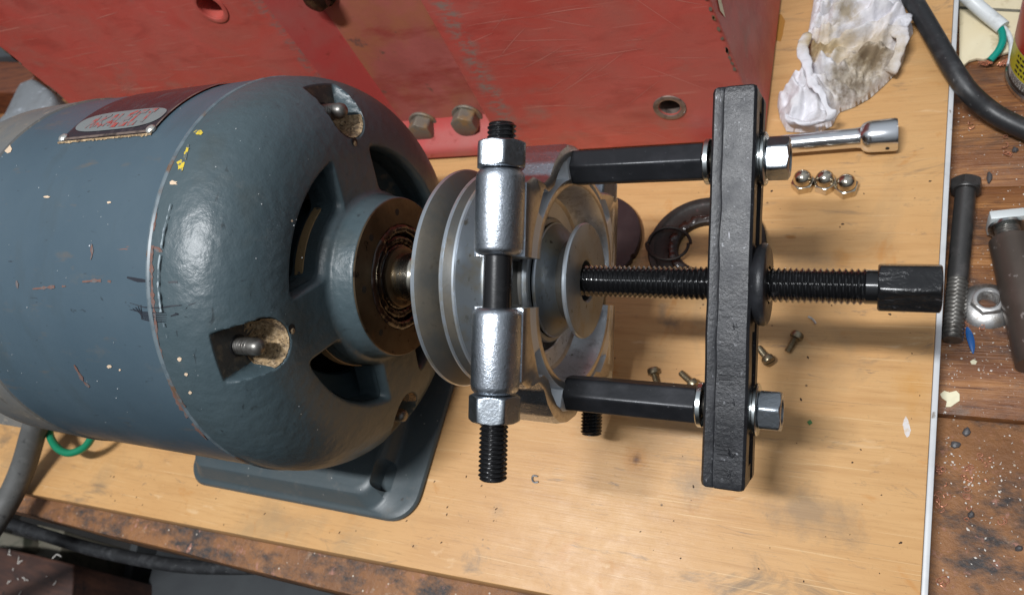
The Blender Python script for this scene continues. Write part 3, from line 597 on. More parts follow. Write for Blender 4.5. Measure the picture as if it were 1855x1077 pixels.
# end bell -----------------------------------------------------------
def prof_bell():
    P = []
    for a in np.linspace(0, 1, NRS):
        t = a * R90; c, s_ = math.cos(t), math.sin(t)
        P.append((XS + .012 + .408 * (s_ ** (2 / 2.35)), .60 + .40 * (c ** (2 / 2.35))))
    P = P[::1]
    r = .60
    while r > .438: r -= .0045; P.append((-.93 + (.60 - r) * .03, r))
    for a in np.linspace(0, 1, 10)[1:]: t = a * R90; P.append((-.925 + .03 * (1 - math.cos(t)), .436 - .032 * math.sin(t)))
    P += [(-.885, .402), (-.87, .400), (-.85, .397), (-.83, .394), (-.815, .392), (-.808, .391), (-.803, .389), (-.80, .386)]
    return P
BP = prof_bell()
_bx = np.array([p[0] for p in BP[:NRS]]); _br = np.array([p[1] for p in BP[:NRS]])
def bellR(x):
    if x <= XS: return 1.0
    return float(np.interp(x, _bx, _br)) if x < -.93 else .4
def bellX(r): return float(np.interp(r, _br[::-1], _bx[::-1])) if r > .6 else -.93 + (.6 - r) * .03
def smax(a, b, k): h = np.clip(.5 + .5 * (a - b) / k, 0, 1); return b + (a - b) * h + k * h * (1 - h)
def win_sdf(y, z, r):
    best = np.full_like(y, 9.0)
    for k in range(4):
        s0 = math.radians(54 + 90 * k); p = y * math.cos(s0) + z * math.sin(s0); q = -y * math.sin(s0) + z * math.cos(s0)
        d = smax(smax(.158 - p, .158 - q, .03), smax(r - .632, .436 - r, .02), .035); best = np.minimum(best, d)
    return best
PA = [math.radians(a) for a in (142.5, 48.5, 233, 322)]
def pocket(y, z):
    best = np.full_like(y, 9.0); aa = np.zeros_like(y)
    for a in PA:
        u = y * math.cos(a) + z * math.sin(a) - .80; v = -y * math.sin(a) + z * math.cos(a)
        d = np.where(u < 0, np.hypot(u, v), np.abs(v)) - .112
        aa = np.where(d < best, u, aa); best = np.minimum(best, d)
    return best, aa
NTH = 840
bx = np.repeat(np.array([p[0] for p in BP])[:, None], NTH, 1); br = np.repeat(np.array([p[1] for p in BP])[:, None], NTH, 1)
th = np.repeat((np.arange(NTH) * 2 * math.pi / NTH)[None, :], len(BP), 0)
yy, zz = br * np.cos(th), br * np.sin(th)
dw = win_sdf(yy, zz, br); t_ = np.clip((.020 - dw) / .034, 0, 1); X1 = bx - .13 * (1 - np.sqrt(1 - t_ ** 2))
dp, au = pocket(yy, zz); XSEAT = -1.10
tp = np.clip((.007 - dp) / .019, 0, 1); tp = tp * tp * (3 - 2 * tp)
floor_x = XSEAT + np.clip(-.03 - au, 0, .1) * .35
drop = np.maximum(0, X1 - floor_x) * tp; X2 = X1 - drop
b = MB(); nrow = len(BP)
P = np.stack([X2, yy, zz + HS], -1).reshape(-1, 3)
fsl, mis = [], []
dead = (dw < -.0125) & (bx > -1.2)
inpk = (dp < -.012) & ((X1 - floor_x) > .012)
for i in range(nrow - 1):
    for j in range(NTH):
        k = (j + 1) % NTH
        if dead[i, j] and dead[i, k] and dead[i + 1, j] and dead[i + 1, k]: continue
        fsl.append((i * NTH + j, i * NTH + k, (i + 1) * NTH + k, (i + 1) * NTH + j))
        q = 0
        if inpk[i, j] and inpk[i + 1, j] and inpk[i, k] and inpk[i + 1, k]:
            q = 2
        mis.append(q)
def surfX(y, z): r = math.hypot(y, z); return bellX(min(r, .999))
for a in PA:                                         # dust packed against the inner wall and floor of each pocket
    d_ = MB(); Q = []; NA = 56
    for i in range(NA + 1):
        g = math.radians(90 + 8 + 164 * i / NA); jt = .85 + .75 * noise.noise((i * .33, a, 1)) + .3 * noise.noise((i * .9, a, 5)); row = []
        for dd, mode in ((.001, 0), (-.004, 1), (-.009, 2), (-.013, 3), (-.026 * jt, 4), (-.044 * jt, 5), (-.055 * jt, 6)):
            rr_ = .112 + dd; u = .80 + rr_ * math.cos(g); v = rr_ * math.sin(g)
            y, z = u * math.cos(a) - v * math.sin(a), u * math.sin(a) + v * math.cos(a)
            xs_ = surfX(y, z); xf = XSEAT + max(0, min(.1, -.03 - (u - .80))) * .35
            x = [xs_ - .004, xs_ - .012, xs_ - .4 * (xs_ - xf), xf + .02, xf + .010, xf + .006, xf + .001][mode] + .004 * noise.noise((i * .8, mode * 2.1, a))
            row.append((x, y, HS + z))
        Q += row
    d_.grid(Q, NA + 1, 7); part('pocket_dust', d_, M['dust'], motor, ang=180)
b.v = [tuple(p) for p in P]; b.f = fsl; b.mi = mis
part('end_bell', b, [M['bell'], M['dust'], M['seat']], motor, ang=60)
b = MB(); b.lathe(MF, [(-1.30, .93), (-1.14, .88), (-1.075, .80), (-1.045, .66), (-1.045, .46), (-1.02, .42), (-.95, .41)], 96, False, False)
ins = b
# the bell's inner shell is open where the windows are
mi2 = MB(); nn = 300; rr = [(.66, -.985), (.645, -1.05), (.61, -1.11), (.56, -1.15), (.51, -1.17), (.50, -1.20)]
P = [(x, r * math.cos(2 * math.pi * j / nn), HS + r * math.sin(2 * math.pi * j / nn)) for r, x in rr for j in range(nn)]
mi2.grid(P, len(rr), nn, True)
mi2.lathe(MF, [(-1.30, .40), (-1.0, .415), (-.94, .425)], 80, False, False)
part('bell_lining', mi2, M['inside'], motor)
b = MB(); b.lathe(MF, [(-1.075, .415), (-1.075, .455), (-1.03, .455), (-1.026, .415)], 80, False, False); part('insulation_ring', b, M['winding'], motor)
for k in range(4):                                   # the cast wall thickness round each vent opening
    g0 = math.radians(9 + 90 * k); cy_, cz_ = .535 * math.cos(g0), .535 * math.sin(g0); Q = []; NW = 140
    for i in range(NW):
        g = 2 * math.pi * i / NW; lo_, hi_ = 0.0, .4
        for _ in range(26):
            m_ = (lo_ + hi_) / 2; y, z = cy_ + m_ * math.cos(g), cz_ + m_ * math.sin(g)
            if win_sdf(np.array([y]), np.array([z]), np.array([math.hypot(y, z)]))[0] < -.0105: lo_ = m_
            else: hi_ = m_
        y, z = cy_ + lo_ * math.cos(g), cz_ + lo_ * math.sin(g); Q.append((y, z))
    w_ = MB(); w_.grid([(bellX(math.hypot(y, z)) - dx, y, HS + z) for dx in (.045, .09, .17) for y, z in Q], 3, NW, True); part('vent_wall', w_, M['bell'], motor, ang=60)
b = MB(); b.lathe(MF, [(-1.345, .99), (-1.344, .02)], 64, False, True); b.lathe(MF, [(-1.34, .30), (-1.16, .32), (-1.15, .28)], 48, False, True); part('core', b, M['black'], motor)  # black disc stands in for the unlit space behind the vents
def faceP(px, X):
    r = ray(px); t = (X - CAM[0]) / r[0]; return CAM + t * r
b = MB()
for px in ((642, 257), (528, 595), (737, 720), (600, 520)):
    q = faceP(px, -.93); r = math.hypot(q[1], q[2] - HS)
    if px == (600, 520): continue
    x = bellX(r); q = faceP(px, x); F = frame((x - .004, q[1], q[2]), (1, 0, 0), (0, 1, 0)); b = MB()
    b.lathe(F, [(.0062, .021), (.0062, .006)], 20, False, True); part('drilled_hole', b, M['black'], motor)
b = MB()
for px in ((642, 258), (529, 597)):
    q = faceP(px, -.93); r = math.hypot(q[1], q[2] - HS); x = bellX(r); q = faceP(px, x)
    b = MB(); b.lathe(frame((x + .001, q[1] - .004, q[2] - .004), (1, 0, 0), (0, 1, 0)), [(.003, .013), (.005, .004)], 12, False, True); part('hole_plug', b, M['dust'], motor)
# bearing seat ring, grease, shaft -----------------------------------
b = MB(); b.lathe(MF, [(-.83, .386), (-.797, .3865), (-.793, .383), (-.793, .262), (-.80, .255), (-.84, .250), (-.87, .20), (-.88, .12)], 96, False, True)
hr = cut(b.mesh('flange'), []) if False else b
part('bearing_flange', b, M['hub'], motor)
b = MB()
for a in (75, 165, 255, 345, 120, 30):
    t = math.radians(a + 12); F = frame((-.7935, .318 * math.cos(t), HS + .318 * math.sin(t)), (1, 0, 0), (0, 1, 0)); b = MB(); b.lathe(F, [(.0005, .017), (.0012, .005)], 16, False, True); part('screw_hole', b, M['black'], motor)
b = MB(); NJ = 160
for (x0_, r0_, rr_, sd, sc_) in ((-.803, .238, .024, 1, 1.2), (-.818, .185, .024, 4, 1.0), (-.815, .148, .016, 8, .8)):
    P = []
    for j in range(NJ):
        t = 2 * math.pi * j / NJ
        for q in range(10):
            a = 2 * math.pi * q / 10; nz = noise.noise((math.cos(t) * 5 + sd, math.sin(t) * 5, q * .25)) + .6 * noise.noise((math.cos(t) * 14 + sd, math.sin(t) * 14, q * .6))
            k = rr_ * (1 + .22 * nz * sc_); r = r0_ + k * math.cos(a); P.append((x0_ + k * .8 * math.sin(a), r * math.cos(t), HS + r * math.sin(t)))
    b.add(P, [(j * 10 + q, j * 10 + (q + 1) % 10, ((j + 1) % NJ) * 10 + (q + 1) % 10, ((j + 1) % NJ) * 10 + q) for j in range(NJ) for q in range(10)])
part('grease_ring', b, M['grease'], motor, ang=180)
b = MB(); b.lathe(MF, [(-.84, .150), (-.79, .150), (-.785, .142), (-.785, .118)], 64, False, False); part('seal_ring', b, M['hub'], motor)
b = MB(); b.lathe(MF, [(-.9, .118), (-.70, .118), (-.695, .114), (-.688, .112), (-.60, .112), (-.595, .100), (-.575, .098), (-.57, .104), (-.3, .104), (-.295, .06)], 64); part('shaft', b, M['shaft'], motor)
for a in PA[:3]:
    c = (0, .815 * math.cos(a), HS + .815 * math.sin(a)); F = frame(c, (1, 0, 0), (0, 1, 0)); b = MB()
    b.lathe(F, [(XSEAT - .02, .048), (XSEAT + .004, .047), (XSEAT + .005, .04)], 24, False, False, mi=1)
    b.thread(F, XSEAT - .01, XSEAT + .075, .0385, .0135, .006, 20, taper=False)
    b.lathe(F, [(XSEAT + .07, .036), (XSEAT + .105, .037), (XSEAT + .122, .032), (XSEAT + .132, .022), (XSEAT + .136, .008)], 24, False)
    part('stud', b, [M['gthread'], M['black']], motor)
# base ---------------------------------------------------------------
def rrect(x0, x1, y0, y1, r, z, n=8):
    out = []
    for cx_, cy_, a0 in ((x1 - r, y1 - r, 0), (x0 + r, y1 - r, 1), (x0 + r, y0 + r, 2), (x1 - r, y0 + r, 3)):
        for k in range(n + 1):
            a = (a0 + k / n) * R90; out.append((cx_ + r * math.cos(a), cy_ + r * math.sin(a), z))
    return out
b = MB()
b.loft([rrect(-2.78, -1.00, -.975, .975, .17, .002), rrect(-2.785, -.995, -.98, .98, .17, .02), rrect(-2.775, -1.005, -.97, .97, .165, .038), rrect(-2.74, -1.06, -.955, .955, .15, .045),
        rrect(-2.72, -1.18, -.945, .945, .12, .052), rrect(-2.71, -1.205, -.935, .935, .12, .065), rrect(-2.68, -1.235, -.90, .90, .11, .135), rrect(-2.665, -1.255, -.885, .885, .10, .155),
        rrect(-2.63, -1.285, -.85, .85, .09, .165)])
sc_ = MB(); q = gp((688, 846), .165)
sc_.loft([[(q[0] + .045 * math.cos(a), q[1] + .02 + (.0 if math.sin(a) > 0 else -.09) + .045 * math.sin(a), z) for a in np.linspace(0, 2 * math.pi, 25)[:-1]] for z in (.03, .4)])
me = cut(b.mesh('base'), [sc_], bevel=.006, seg=2, ang=40); part('base', me, M['base'], motor)
b = MB(); b.loft([[(x, y, .14) for x, y in ((-2.4, -.4), (-1.6, -.4), (-1.6, .4), (-2.4, .4))], [(x, y, .32) for x, y in ((-2.4, -.55), (-1.6, -.55), (-1.6, .55), (-2.4, .55))]]); part('saddle', b, M['base'], motor)
# nameplate ----------------------------------------------------------
def cylxy(p, R=1.0):
    q = hit_rev(p, lambda x: R, -3.6, XS + .02) if R > 0 else None
    return q
def cyl_patch(x0f, x1f, t0, t1, R, n=24, th=.0):
    b = MB(); P = []
    for i in range(n + 1):
        t = t0 + (t1 - t0) * i / n
        for x in np.linspace(x0f(i / n), x1f(i / n), 8): P.append((x, R * math.cos(t), HS + R * math.sin(t)))
    b.grid(P, n + 1, 8); return b
qa, qb = cylxy((112, 256)), cylxy((276, 244))
ta = math.atan2(qa[2] - HS, qa[1]); tb = math.atan2(qb[2] - HS, qb[1]); tm = (ta + tb) / 2
L_ = .62
b = MB(); R = 1.006; P = []
for i in range(17):
    t = tm - L_ * i / 16
    for x in np.linspace(qa[0], qb[0], 12): P.append((x, R * math.cos(t), HS + R * math.sin(t)))
b.grid(P, 17, 12)
plate = part('nameplate', b, M['plate'], motor)
def onplate(u, v, R=1.0085):
    t = tm - L_ * v; x = qa[0] + (qb[0] - qa[0]) * u; return (x, R * math.cos(t), HS + R * math.sin(t))
b = MB(); n = 60; P = []
for k in range(5):
    for j in range(n):
        a = 2 * math.pi * j / n; P.append(onplate(.49 + .465 * (k / 4 if k else .01) * np.sign(math.cos(a)) * abs(math.cos(a)) ** .6, .205 + .128 * (k / 4 if k else .01) * np.sign(math.sin(a)) * abs(math.sin(a)) ** .8))
b.grid(P, 5, n, True); part('emblem', b, M['emblem'], plate)
b = MB()
def glyph(u0, u1, strokes):
    for (a, c, d, e) in strokes:                    # worn letter strokes in the oval
        w = .017; ax, ay, bx_, by_ = u0 + (u1 - u0) * a, .205 + .15 * (c - .5), u0 + (u1 - u0) * d, .205 + .15 * (e - .5)
        dx, dy = bx_ - ax, by_ - ay; L = math.hypot(dx, dy); nx, ny = -dy / L * w * .8, dx / L * w * 1.6
        b.add([onplate(ax + nx, ay + ny, 1.0105), onplate(bx_ + nx, by_ + ny, 1.0105), onplate(bx_ - nx, by_ - ny, 1.0105), onplate(ax - nx, ay - ny, 1.0105)], [(0, 1, 2, 3)])
SH = {'I': [(.5, 0, .5, 1)], 'A': [(0, 0, .5, 1), (.5, 1, 1, 0), (.25, .4, .75, .4)], 'L': [(0, 1, 0, 0), (0, 0, 1, 0)], 'K': [(0, 0, 0, 1), (0, .5, 1, 1), (0, .5, 1, 0)], 'E': [(0, 0, 0, 1), (0, 1, 1, 1), (0, .5, .8, .5), (0, 0, 1, 0)], 'C': [(1, 1, 0, 1), (0, 1, 0, 0), (0, 0, 1, 0)], 'T': [(.5, 0, .5, 1), (0, 1, 1, 1)]}
for i, ch in enumerate('AKALECT'):
    u = .17 + i * .097; glyph(u, u + .068, SH[ch])
part('worn_lettering', b, M['redprint'], plate)
for u, v in ((.02, .03), (.97, .03)):
    q = onplate(u, v, 1.0); nrm = (0, q[1], q[2] - HS); b = MB(); b.lathe(frame(q, nrm, (1, 0, 0)), [(.004, .024), (.014, .024), (.02, .018), (.022, .006)], 16, False); part('screw', b, M['bare'], plate)
b = MB(); P = []
for i in range(60):
    u = -.02 + 1.02 * i / 59; wv = .004 + .03 * abs(noise.noise((i * .4, 1, 1))); P += [onplate(u, -.012 - wv, 1.003), onplate(u, -.006, 1.0075)]
b.grid(P, 60, 2); part('dirt_line', b, M['dust'], plate)
b = MB(); P = []
for i in range(20):
    P += [onplate(i / 19, .005, 1.009), onplate(i / 19, .03, 1.0092)]
b.grid(P, 20, 2)
P = []
for i in range(20): P += [onplate(1.0, i / 19, 1.009), onplate(.985, i / 19, 1.0092)]
b.grid(P, 20, 2); part('border', b, M['bushing'], plate)
# marks on the paint: thin films lying on the curved surface
def surf(p, lift=.003):
    q = hit_rev(p, bellR, -3.6, -.93)
    if q is None: return None
    x = q[0]; g = (bellR(x + .004) - bellR(x - .004)) / .008 if x > XS + .01 else 0.0
    t = math.atan2(q[2] - HS, q[1]); nn_ = V3(-g, math.cos(t), math.sin(t)); nn_ /= np.linalg.norm(nn_); return q + nn_ * lift
def film(polys, lift=.003):
    b = MB()
    for pl in polys:
        Q = [surf(p, lift) for p in pl]
        if any(q is None for q in Q): continue
        c = sum(Q) / len(Q); b.add([c] + Q, [(0, i + 1, (i + 1) % len(Q) + 1) for i in range(len(Q))])
    return b
def stroke(b, pts, w, lift=.003, jit=0.0, gap=0.0):
    d = []
    for i in range(len(pts) - 1):
        n = max(2, int(math.hypot(pts[i + 1][0] - pts[i][0], pts[i + 1][1] - pts[i][1]) / 6))
        d += [(pts[i][0] + (pts[i + 1][0] - pts[i][0]) * k / n, pts[i][1] + (pts[i + 1][1] - pts[i][1]) * k / n) for k in range(n)]
    d.append(pts[-1]); run = []
    for i, p in enumerate(d):
        a = d[max(i - 1, 0)]; c = d[min(i + 1, len(d) - 1)]; dx, dy = c[0] - a[0], c[1] - a[1]; L = math.hypot(dx, dy) or 1
        ww = w * (.3 + .7 * math.sin(math.pi * min(1, max(.06, i / (len(d) - 1) if len(d) > 1 else .5)))) * (1 + jit * noise.noise((i * .9, w, p[1] * .1)))
        q1, q2 = surf((p[0] - dy / L * ww / 2, p[1] + dx / L * ww / 2), lift), surf((p[0] + dy / L * ww / 2, p[1] - dx / L * ww / 2), lift)
        if q1 is None or q2 is None or random.random() < gap:
            if len(run) > 2: b.grid(run, len(run) // 2, 2)
            run = []; continue
        run += [q1, q2]
    if len(run) > 2: b.grid(run, len(run) // 2, 2)
b = MB()
stroke(b, [(231, 502), (250, 507), (272, 509)], 7); stroke(b, [(305, 511), (322, 510), (338, 505), (347, 506)], 5, jit=1.2, gap=.12)
for k in range(5): stroke(b, [(236 + k * 5, 560 - k * 2), (258, 565 + k * 3), (280, 566 + k * 4), (302, 566 + k * 5 - k)], 2.6)
stroke(b, [(236, 548), (262, 556), (290, 557), (318, 553), (342, 552), (357, 547)], 2.4, gap=.06); stroke(b, [(310, 572), (322, 568), (334, 562), (340, 556)], 5, jit=1.5, gap=.2); stroke(b, [(318, 566), (330, 572), (340, 574)], 3, jit=1, gap=.15)
part('marker_strokes', b, M['marker'], motor, kind='stuff')
b = MB(); stroke(b, [(60, 523), (80, 521), (100, 519), (120, 518)], 6, jit=1.6, gap=.15); stroke(b, [(150, 510), (172, 508), (190, 508), (208, 511)], 6, jit=1.4, gap=.12); stroke(b, [(31, 508), (33, 522)], 5); stroke(b, [(280, 448), (295, 456)], 10, jit=1)
stroke(b, [(166, 430), (168, 460), (165, 470)], 4, jit=1, gap=.2)
stroke(b, [(292, 340), (281, 400), (275, 470), (277, 540), (286, 610), (300, 670)], 5, jit=1.8, gap=.10); stroke(b, [(300, 670), (318, 715), (345, 760), (375, 795)], 7, jit=1.8, gap=.08)
stroke(b, [(135, 660), (152, 690), (168, 705)], 4, jit=1.6, gap=.25)
part('rust_scrapes', b, M['rust'], motor, kind='stuff')
part('yellow_paint_marks', film([blob((361, 241), 7, 4, 12, .5), blob((328, 300), 7, 9, 13, .4), [(333, 288), (340, 262), (344, 262), (338, 290)], blob((337, 280), 3, 5), blob((341, 268), 3, 4)]), M['yellow'], motor, kind='stuff')
part('primer_chips', film([blob((315, 332), 7, 4, 10, .4), blob((14, 268), 8, 8, 10, .45), blob((326, 650), 4, 4), blob((338, 677), 3, 3), blob((345, 710), 3, 3), blob((199, 663), 4, 3), blob((218, 669), 2, 2), blob((198, 367), 4, 2), blob((86, 357), 6, 2), blob((627, 432), 4, 4), blob((528, 400), 2, 2)]), M['tanchip'], motor, kind='stuff')
b = MB(); stroke(b, [(314, 365), (300, 420), (291, 480), (290, 520), (296, 570), (306, 610)], 3.2, jit=1.8, gap=.16, lift=.012); part('worn_edge', b, M['edgewear'], motor, kind='stuff')
b = MB(); rs2 = random.Random(5)
for k in range(55):
    p = (rs2.uniform(5, 560), rs2.uniform(190, 800)); q = surf(p, .002)
    if q is None: continue
    r = rs2.choice((.0012, .0016, .002, .003)); nn_ = V3(0, q[1], q[2] - HS); b.lathe(frame(q, nn_, (1, 0, 0)), [(0, r), (r * .7, r * .5)], 6, False)
part('white_dust_specks', b, M['bushing2'], motor, kind='stuff')
# terminal box, cable, earth wire
q = gp((30, 752), .34); b = MB()
b.loft([rrect(q[0] - .75, q[0] + .27, q[1] - .05, q[1] + .55, .06, .20), rrect(q[0] - .76, q[0] + .28, q[1] - .06, q[1] + .56, .06, .24), rrect(q[0] - .74, q[0] + .24, q[1] + .02, q[1] + .54, .06, .30), rrect(q[0] - .72, q[0] + .2, q[1] + .12, q[1] + .5, .06, .62)])
part('terminal_box', b, M['band'], motor)
b = MB(); b.tube([gp((75, 740), .42), gp((60, 785), .30), gp((44, 840), .17), gp((18, 900), .09), gp((-22, 965), .02), gp((-70, 1040), -.5), gp((-90, 1150), -1.6), gp((-60, 1300), -3.5)], .083, 20); part('power_cable', b, M['greycable'], motor)
b = MB(); b.tube([gp((88, 765), .26), gp((91, 790), .22), gp((104, 811), .20), gp((124, 820), .2), gp((146, 814), .2), gp((160, 802), .22), gp((172, 780), .26)], .027, 12); part('earth_wire', b, M['green'], motor)

# ================================================================== PULLEY (on the shaft)
pul = thing('step_pulley', 'grey zinc step pulley with several grooves stuck on the motor shaft', 'pulley', (0, 0, HS))
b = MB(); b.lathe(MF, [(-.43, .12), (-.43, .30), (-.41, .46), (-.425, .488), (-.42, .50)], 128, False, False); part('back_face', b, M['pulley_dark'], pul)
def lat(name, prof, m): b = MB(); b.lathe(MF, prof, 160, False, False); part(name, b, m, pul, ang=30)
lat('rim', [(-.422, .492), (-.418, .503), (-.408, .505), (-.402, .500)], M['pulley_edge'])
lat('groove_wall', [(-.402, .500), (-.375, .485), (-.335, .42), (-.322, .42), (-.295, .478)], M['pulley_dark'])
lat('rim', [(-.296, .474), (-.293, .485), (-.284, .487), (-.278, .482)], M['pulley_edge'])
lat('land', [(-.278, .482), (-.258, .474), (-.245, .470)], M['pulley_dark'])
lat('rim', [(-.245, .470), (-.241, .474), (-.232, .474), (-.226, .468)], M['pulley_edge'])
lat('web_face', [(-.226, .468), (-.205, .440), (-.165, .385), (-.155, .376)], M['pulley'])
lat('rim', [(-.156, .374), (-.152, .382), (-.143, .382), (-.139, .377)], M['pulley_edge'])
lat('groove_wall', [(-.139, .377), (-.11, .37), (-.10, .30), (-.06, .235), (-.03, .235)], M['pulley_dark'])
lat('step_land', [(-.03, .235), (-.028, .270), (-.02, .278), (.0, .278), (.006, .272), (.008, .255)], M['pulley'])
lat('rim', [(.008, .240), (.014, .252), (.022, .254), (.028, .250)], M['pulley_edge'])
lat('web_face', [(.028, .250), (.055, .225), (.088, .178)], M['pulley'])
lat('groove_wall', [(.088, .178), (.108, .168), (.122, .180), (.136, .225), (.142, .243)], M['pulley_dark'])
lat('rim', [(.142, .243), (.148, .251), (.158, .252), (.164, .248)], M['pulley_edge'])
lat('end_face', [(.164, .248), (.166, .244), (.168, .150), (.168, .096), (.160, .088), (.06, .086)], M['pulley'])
b = MB(); b.lathe(MF, [(.07, .087), (.069, .02)], 32, False, True); part('bore', b, M['black'], pul)

# ================================================================== BEARING PULLER
ro = math.radians(30)
E1 = V3(0, math.cos(ro), math.sin(ro)); EN = V3(0, -math.sin(ro), math.cos(ro)); PX = V3(1, 0, 0)
pull = thing('bearing_puller', 'black and zinc bearing puller clamped round the pulley with its long forcing screw', 'bearing puller', (.1, 0, HS))
OC = V3(0, 0, HS) + E1 * -.018
def pt(x, u, n): return OC + PX * x + E1 * u + EN * n
XC = .008                                        # axial position of the clamp rods
def half(sg):
    """one half of the split separator, u >= gap, mirrored by sg"""
    gap = .098; cu = .085; CN = -.07
    def outer(n_, ):  pass
    outline = [(.50, gap), (.50, .385), (.44, .415), (.335, .405), (.275, .44), (.235, .50), (.17, .56), (.09, .602), (0, .612), (-.10, .598), (-.18, .55), (-.25, .49), (-.36, .455), (-.48, .465), (-.62, .462), (-.635, .44), (-.635, gap)]
    def rout(ph):
        d = V3(math.cos(ph), math.sin(ph)); best = 0.0
        for i in range(len(outline) - 1):
            a = V3(outline[i][0] - CN, outline[i][1] - cu); c = V3(outline[i + 1][0] - CN, outline[i + 1][1] - cu); e = c - a
            den = d[0] * e[1] - d[1] * e[0]
            if abs(den) < 1e-9: continue
            t = (a[0] * e[1] - a[1] * e[0]) / den; s = (a[0] * d[1] - a[1] * d[0]) / den
            if t > 0 and -1e-6 <= s <= 1 + 1e-6: best = max(best, t)
        return best
    NP = 150; loops = []; x1 = .098; x0 = -.135
    phs = np.linspace(math.atan2(gap - cu, .50 - CN), math.pi - math.atan2(gap - cu, .635 + CN), NP)
    for ph in phs:
        R = rout(ph); ell = 1.0 / math.sqrt((math.cos(ph) / 1.22) ** 2 + math.sin(ph) ** 2)
        ri = .350 * ell; deg = math.degrees(ph)
        def bump(a, c, soft=9): return max(0, min(1, (deg - a) / soft)) * max(0, min(1, (c - deg) / soft))
        g1 = bump(22, 70, 6); g2 = bump(106, 150, 7); g = max(g1, g2); g = g * g * (3 - 2 * g)
        gw = (.055 + .075 * max(0, min(1, (deg - 25) / 45))) if deg < 90 else .065
        ga = ri + .034; gb = ga + max(.02, min(gw, R - ri - .034 - .055))
        dep = .07 * g
        rad = [(x1, ri + .004), (x1 + .003, ri + .012), (x1, ga), (x1 - dep * .7, ga + .007), (x1 - dep, (ga + gb) / 2), (x1 - dep * .6, gb - .007), (x1, gb), (x1, max(gb + .01, R - .02)), (x1 - .006, max(gb + .012, R - .006)), (x1 - .02, max(gb + .014, R)),
               ((x0 + x1) / 2, max(gb + .014, R)), (x0 + .02, max(gb + .014, R)), (x0, max(gb + .01, R - .02)), (x0, .24 * ell), (x0 + .02, .222 * ell), (-.062, .222 * ell), (-.056, .228 * ell), (-.052, .302 * ell), (-.042, .318 * ell), (-.015, .331 * ell), (.04, .342 * ell), (x1 - .006, ri)]
        loops.append([pt(x, sg * (cu + r * math.sin(ph)), CN + r * math.cos(ph)) for x, r in rad])
    b = MB(); b.loft(loops)
    nr = len(loops[0])
    for q in range((NP - 1) * nr): b.mi[q] = 0 if (q % nr) in (0, 1, 6, 7) else (2 if (q % nr) < 6 else (0 if (q % nr) == 17 else (3 if (q % nr) > 14 else 1)))
    # material: bore and grooves get paler zinc, painting in the light they catch
    b2 = [MB(), MB()]
    for bi, (n0, du) in enumerate(((.55, 0), (-.55, 0))):
        F = frame(pt(XC, 0, n0), E1 * sg, PX); Rb = .0935
        pr = [(.098, Rb - .03), (.102, Rb - .016), (.112, Rb - .004), (.125, Rb), (.25, Rb + .001), (.39, Rb), (.408, Rb - .004), (.42, Rb - .014), (.424, Rb - .03), (.424, .05)]
        if n0 < 0: pr = [(x, r * .98) for x, r in pr]
        b2[bi].lathe(F, pr, 48, True, True)
    b3 = MB(); F = frame(pt(-.02, sg * .493, 0), PX, E1); b3.lathe(F, [(-.13, .10), (-.13, .11), (-.10, .128), (.09, .128)], 40, True, False)
    b4 = MB(); q = [(.50, gap - .004), (.50, gap + .012), (.40, gap + .012), (.40, gap - .004)]
    b4.loft([[pt(XC + .06 + .03, sg * (u), n) for n, u in q], [pt(.13, sg * u, n) for n, u in q]])
    return b, b2, b3
for sg in (1, -1):
    b, b2, b3 = half(sg)
    o = part('separator_half', b, [M['zincface'], M['zinc'], M['groove'], M['bowl']], pull, ang=32)
    part('barrel', b2[0], M['zinc'], o); part('barrel', b2[1], M['zinc'], o)
# clamp rods and nuts
for n0, u0, u1 in ((.55, -.752, .598), (-.56, -.765, .60)):
    F = frame(pt(XC, 0, n0), E1, PX); b = MB()
    b.lathe(F, [(-.40, .056), (.40, .056)], 32, True, True); b.thread(F, u0, -.38, .0555, .0175, .0085, 28); b.thread(F, .38, u1, .0555, .0175, .0085, 28)
    rod = part('clamp_rod', b, M['blackox'], pull)
    for a, c in ((.426, .527), (-.530, -.427)):
        b = MB(); b.hexa(F, a, c, .102, bore=.05, rot=(.02 if a > 0 else .30)); part('nut', b, M['nut'], pull)
# extension legs, washers, bolts
for sg in (1, -1):
    F = frame(pt(0, sg * .493 + .018, 0), PX, E1); b = MB(); b.hexa(F, .092, .662, .0825, rot=R90 + .06); part('extension_leg', b, M['hexblk'], pull)
    b = MB(); b.lathe(F, [(.662, .062), (.662, .088), (.666, .092), (.682, .092), (.685, .088)], 40, False, False); part('washer', b, M['washer'], pull)
    b = MB(); b.lathe(F, [(.866, .088), (.869, .092), (.878, .092), (.88, .09)], 40, False, True); b.lathe(F, [(.881, .085), (.884, .104), (.894, .105), (.899, .100)], 40, False, True); part('washer', b, M['washer'], pull)
    b = MB(); b.hexa(F, .899, .985, .0855, bore=.052, rot=(.1 if sg > 0 else .32)); part('nut', b, M['nut'], pull)
    b = MB(); b.thread(F, .60, .978, .051, .015, .008, 24); part('bolt', b, M['gthread'], pull)
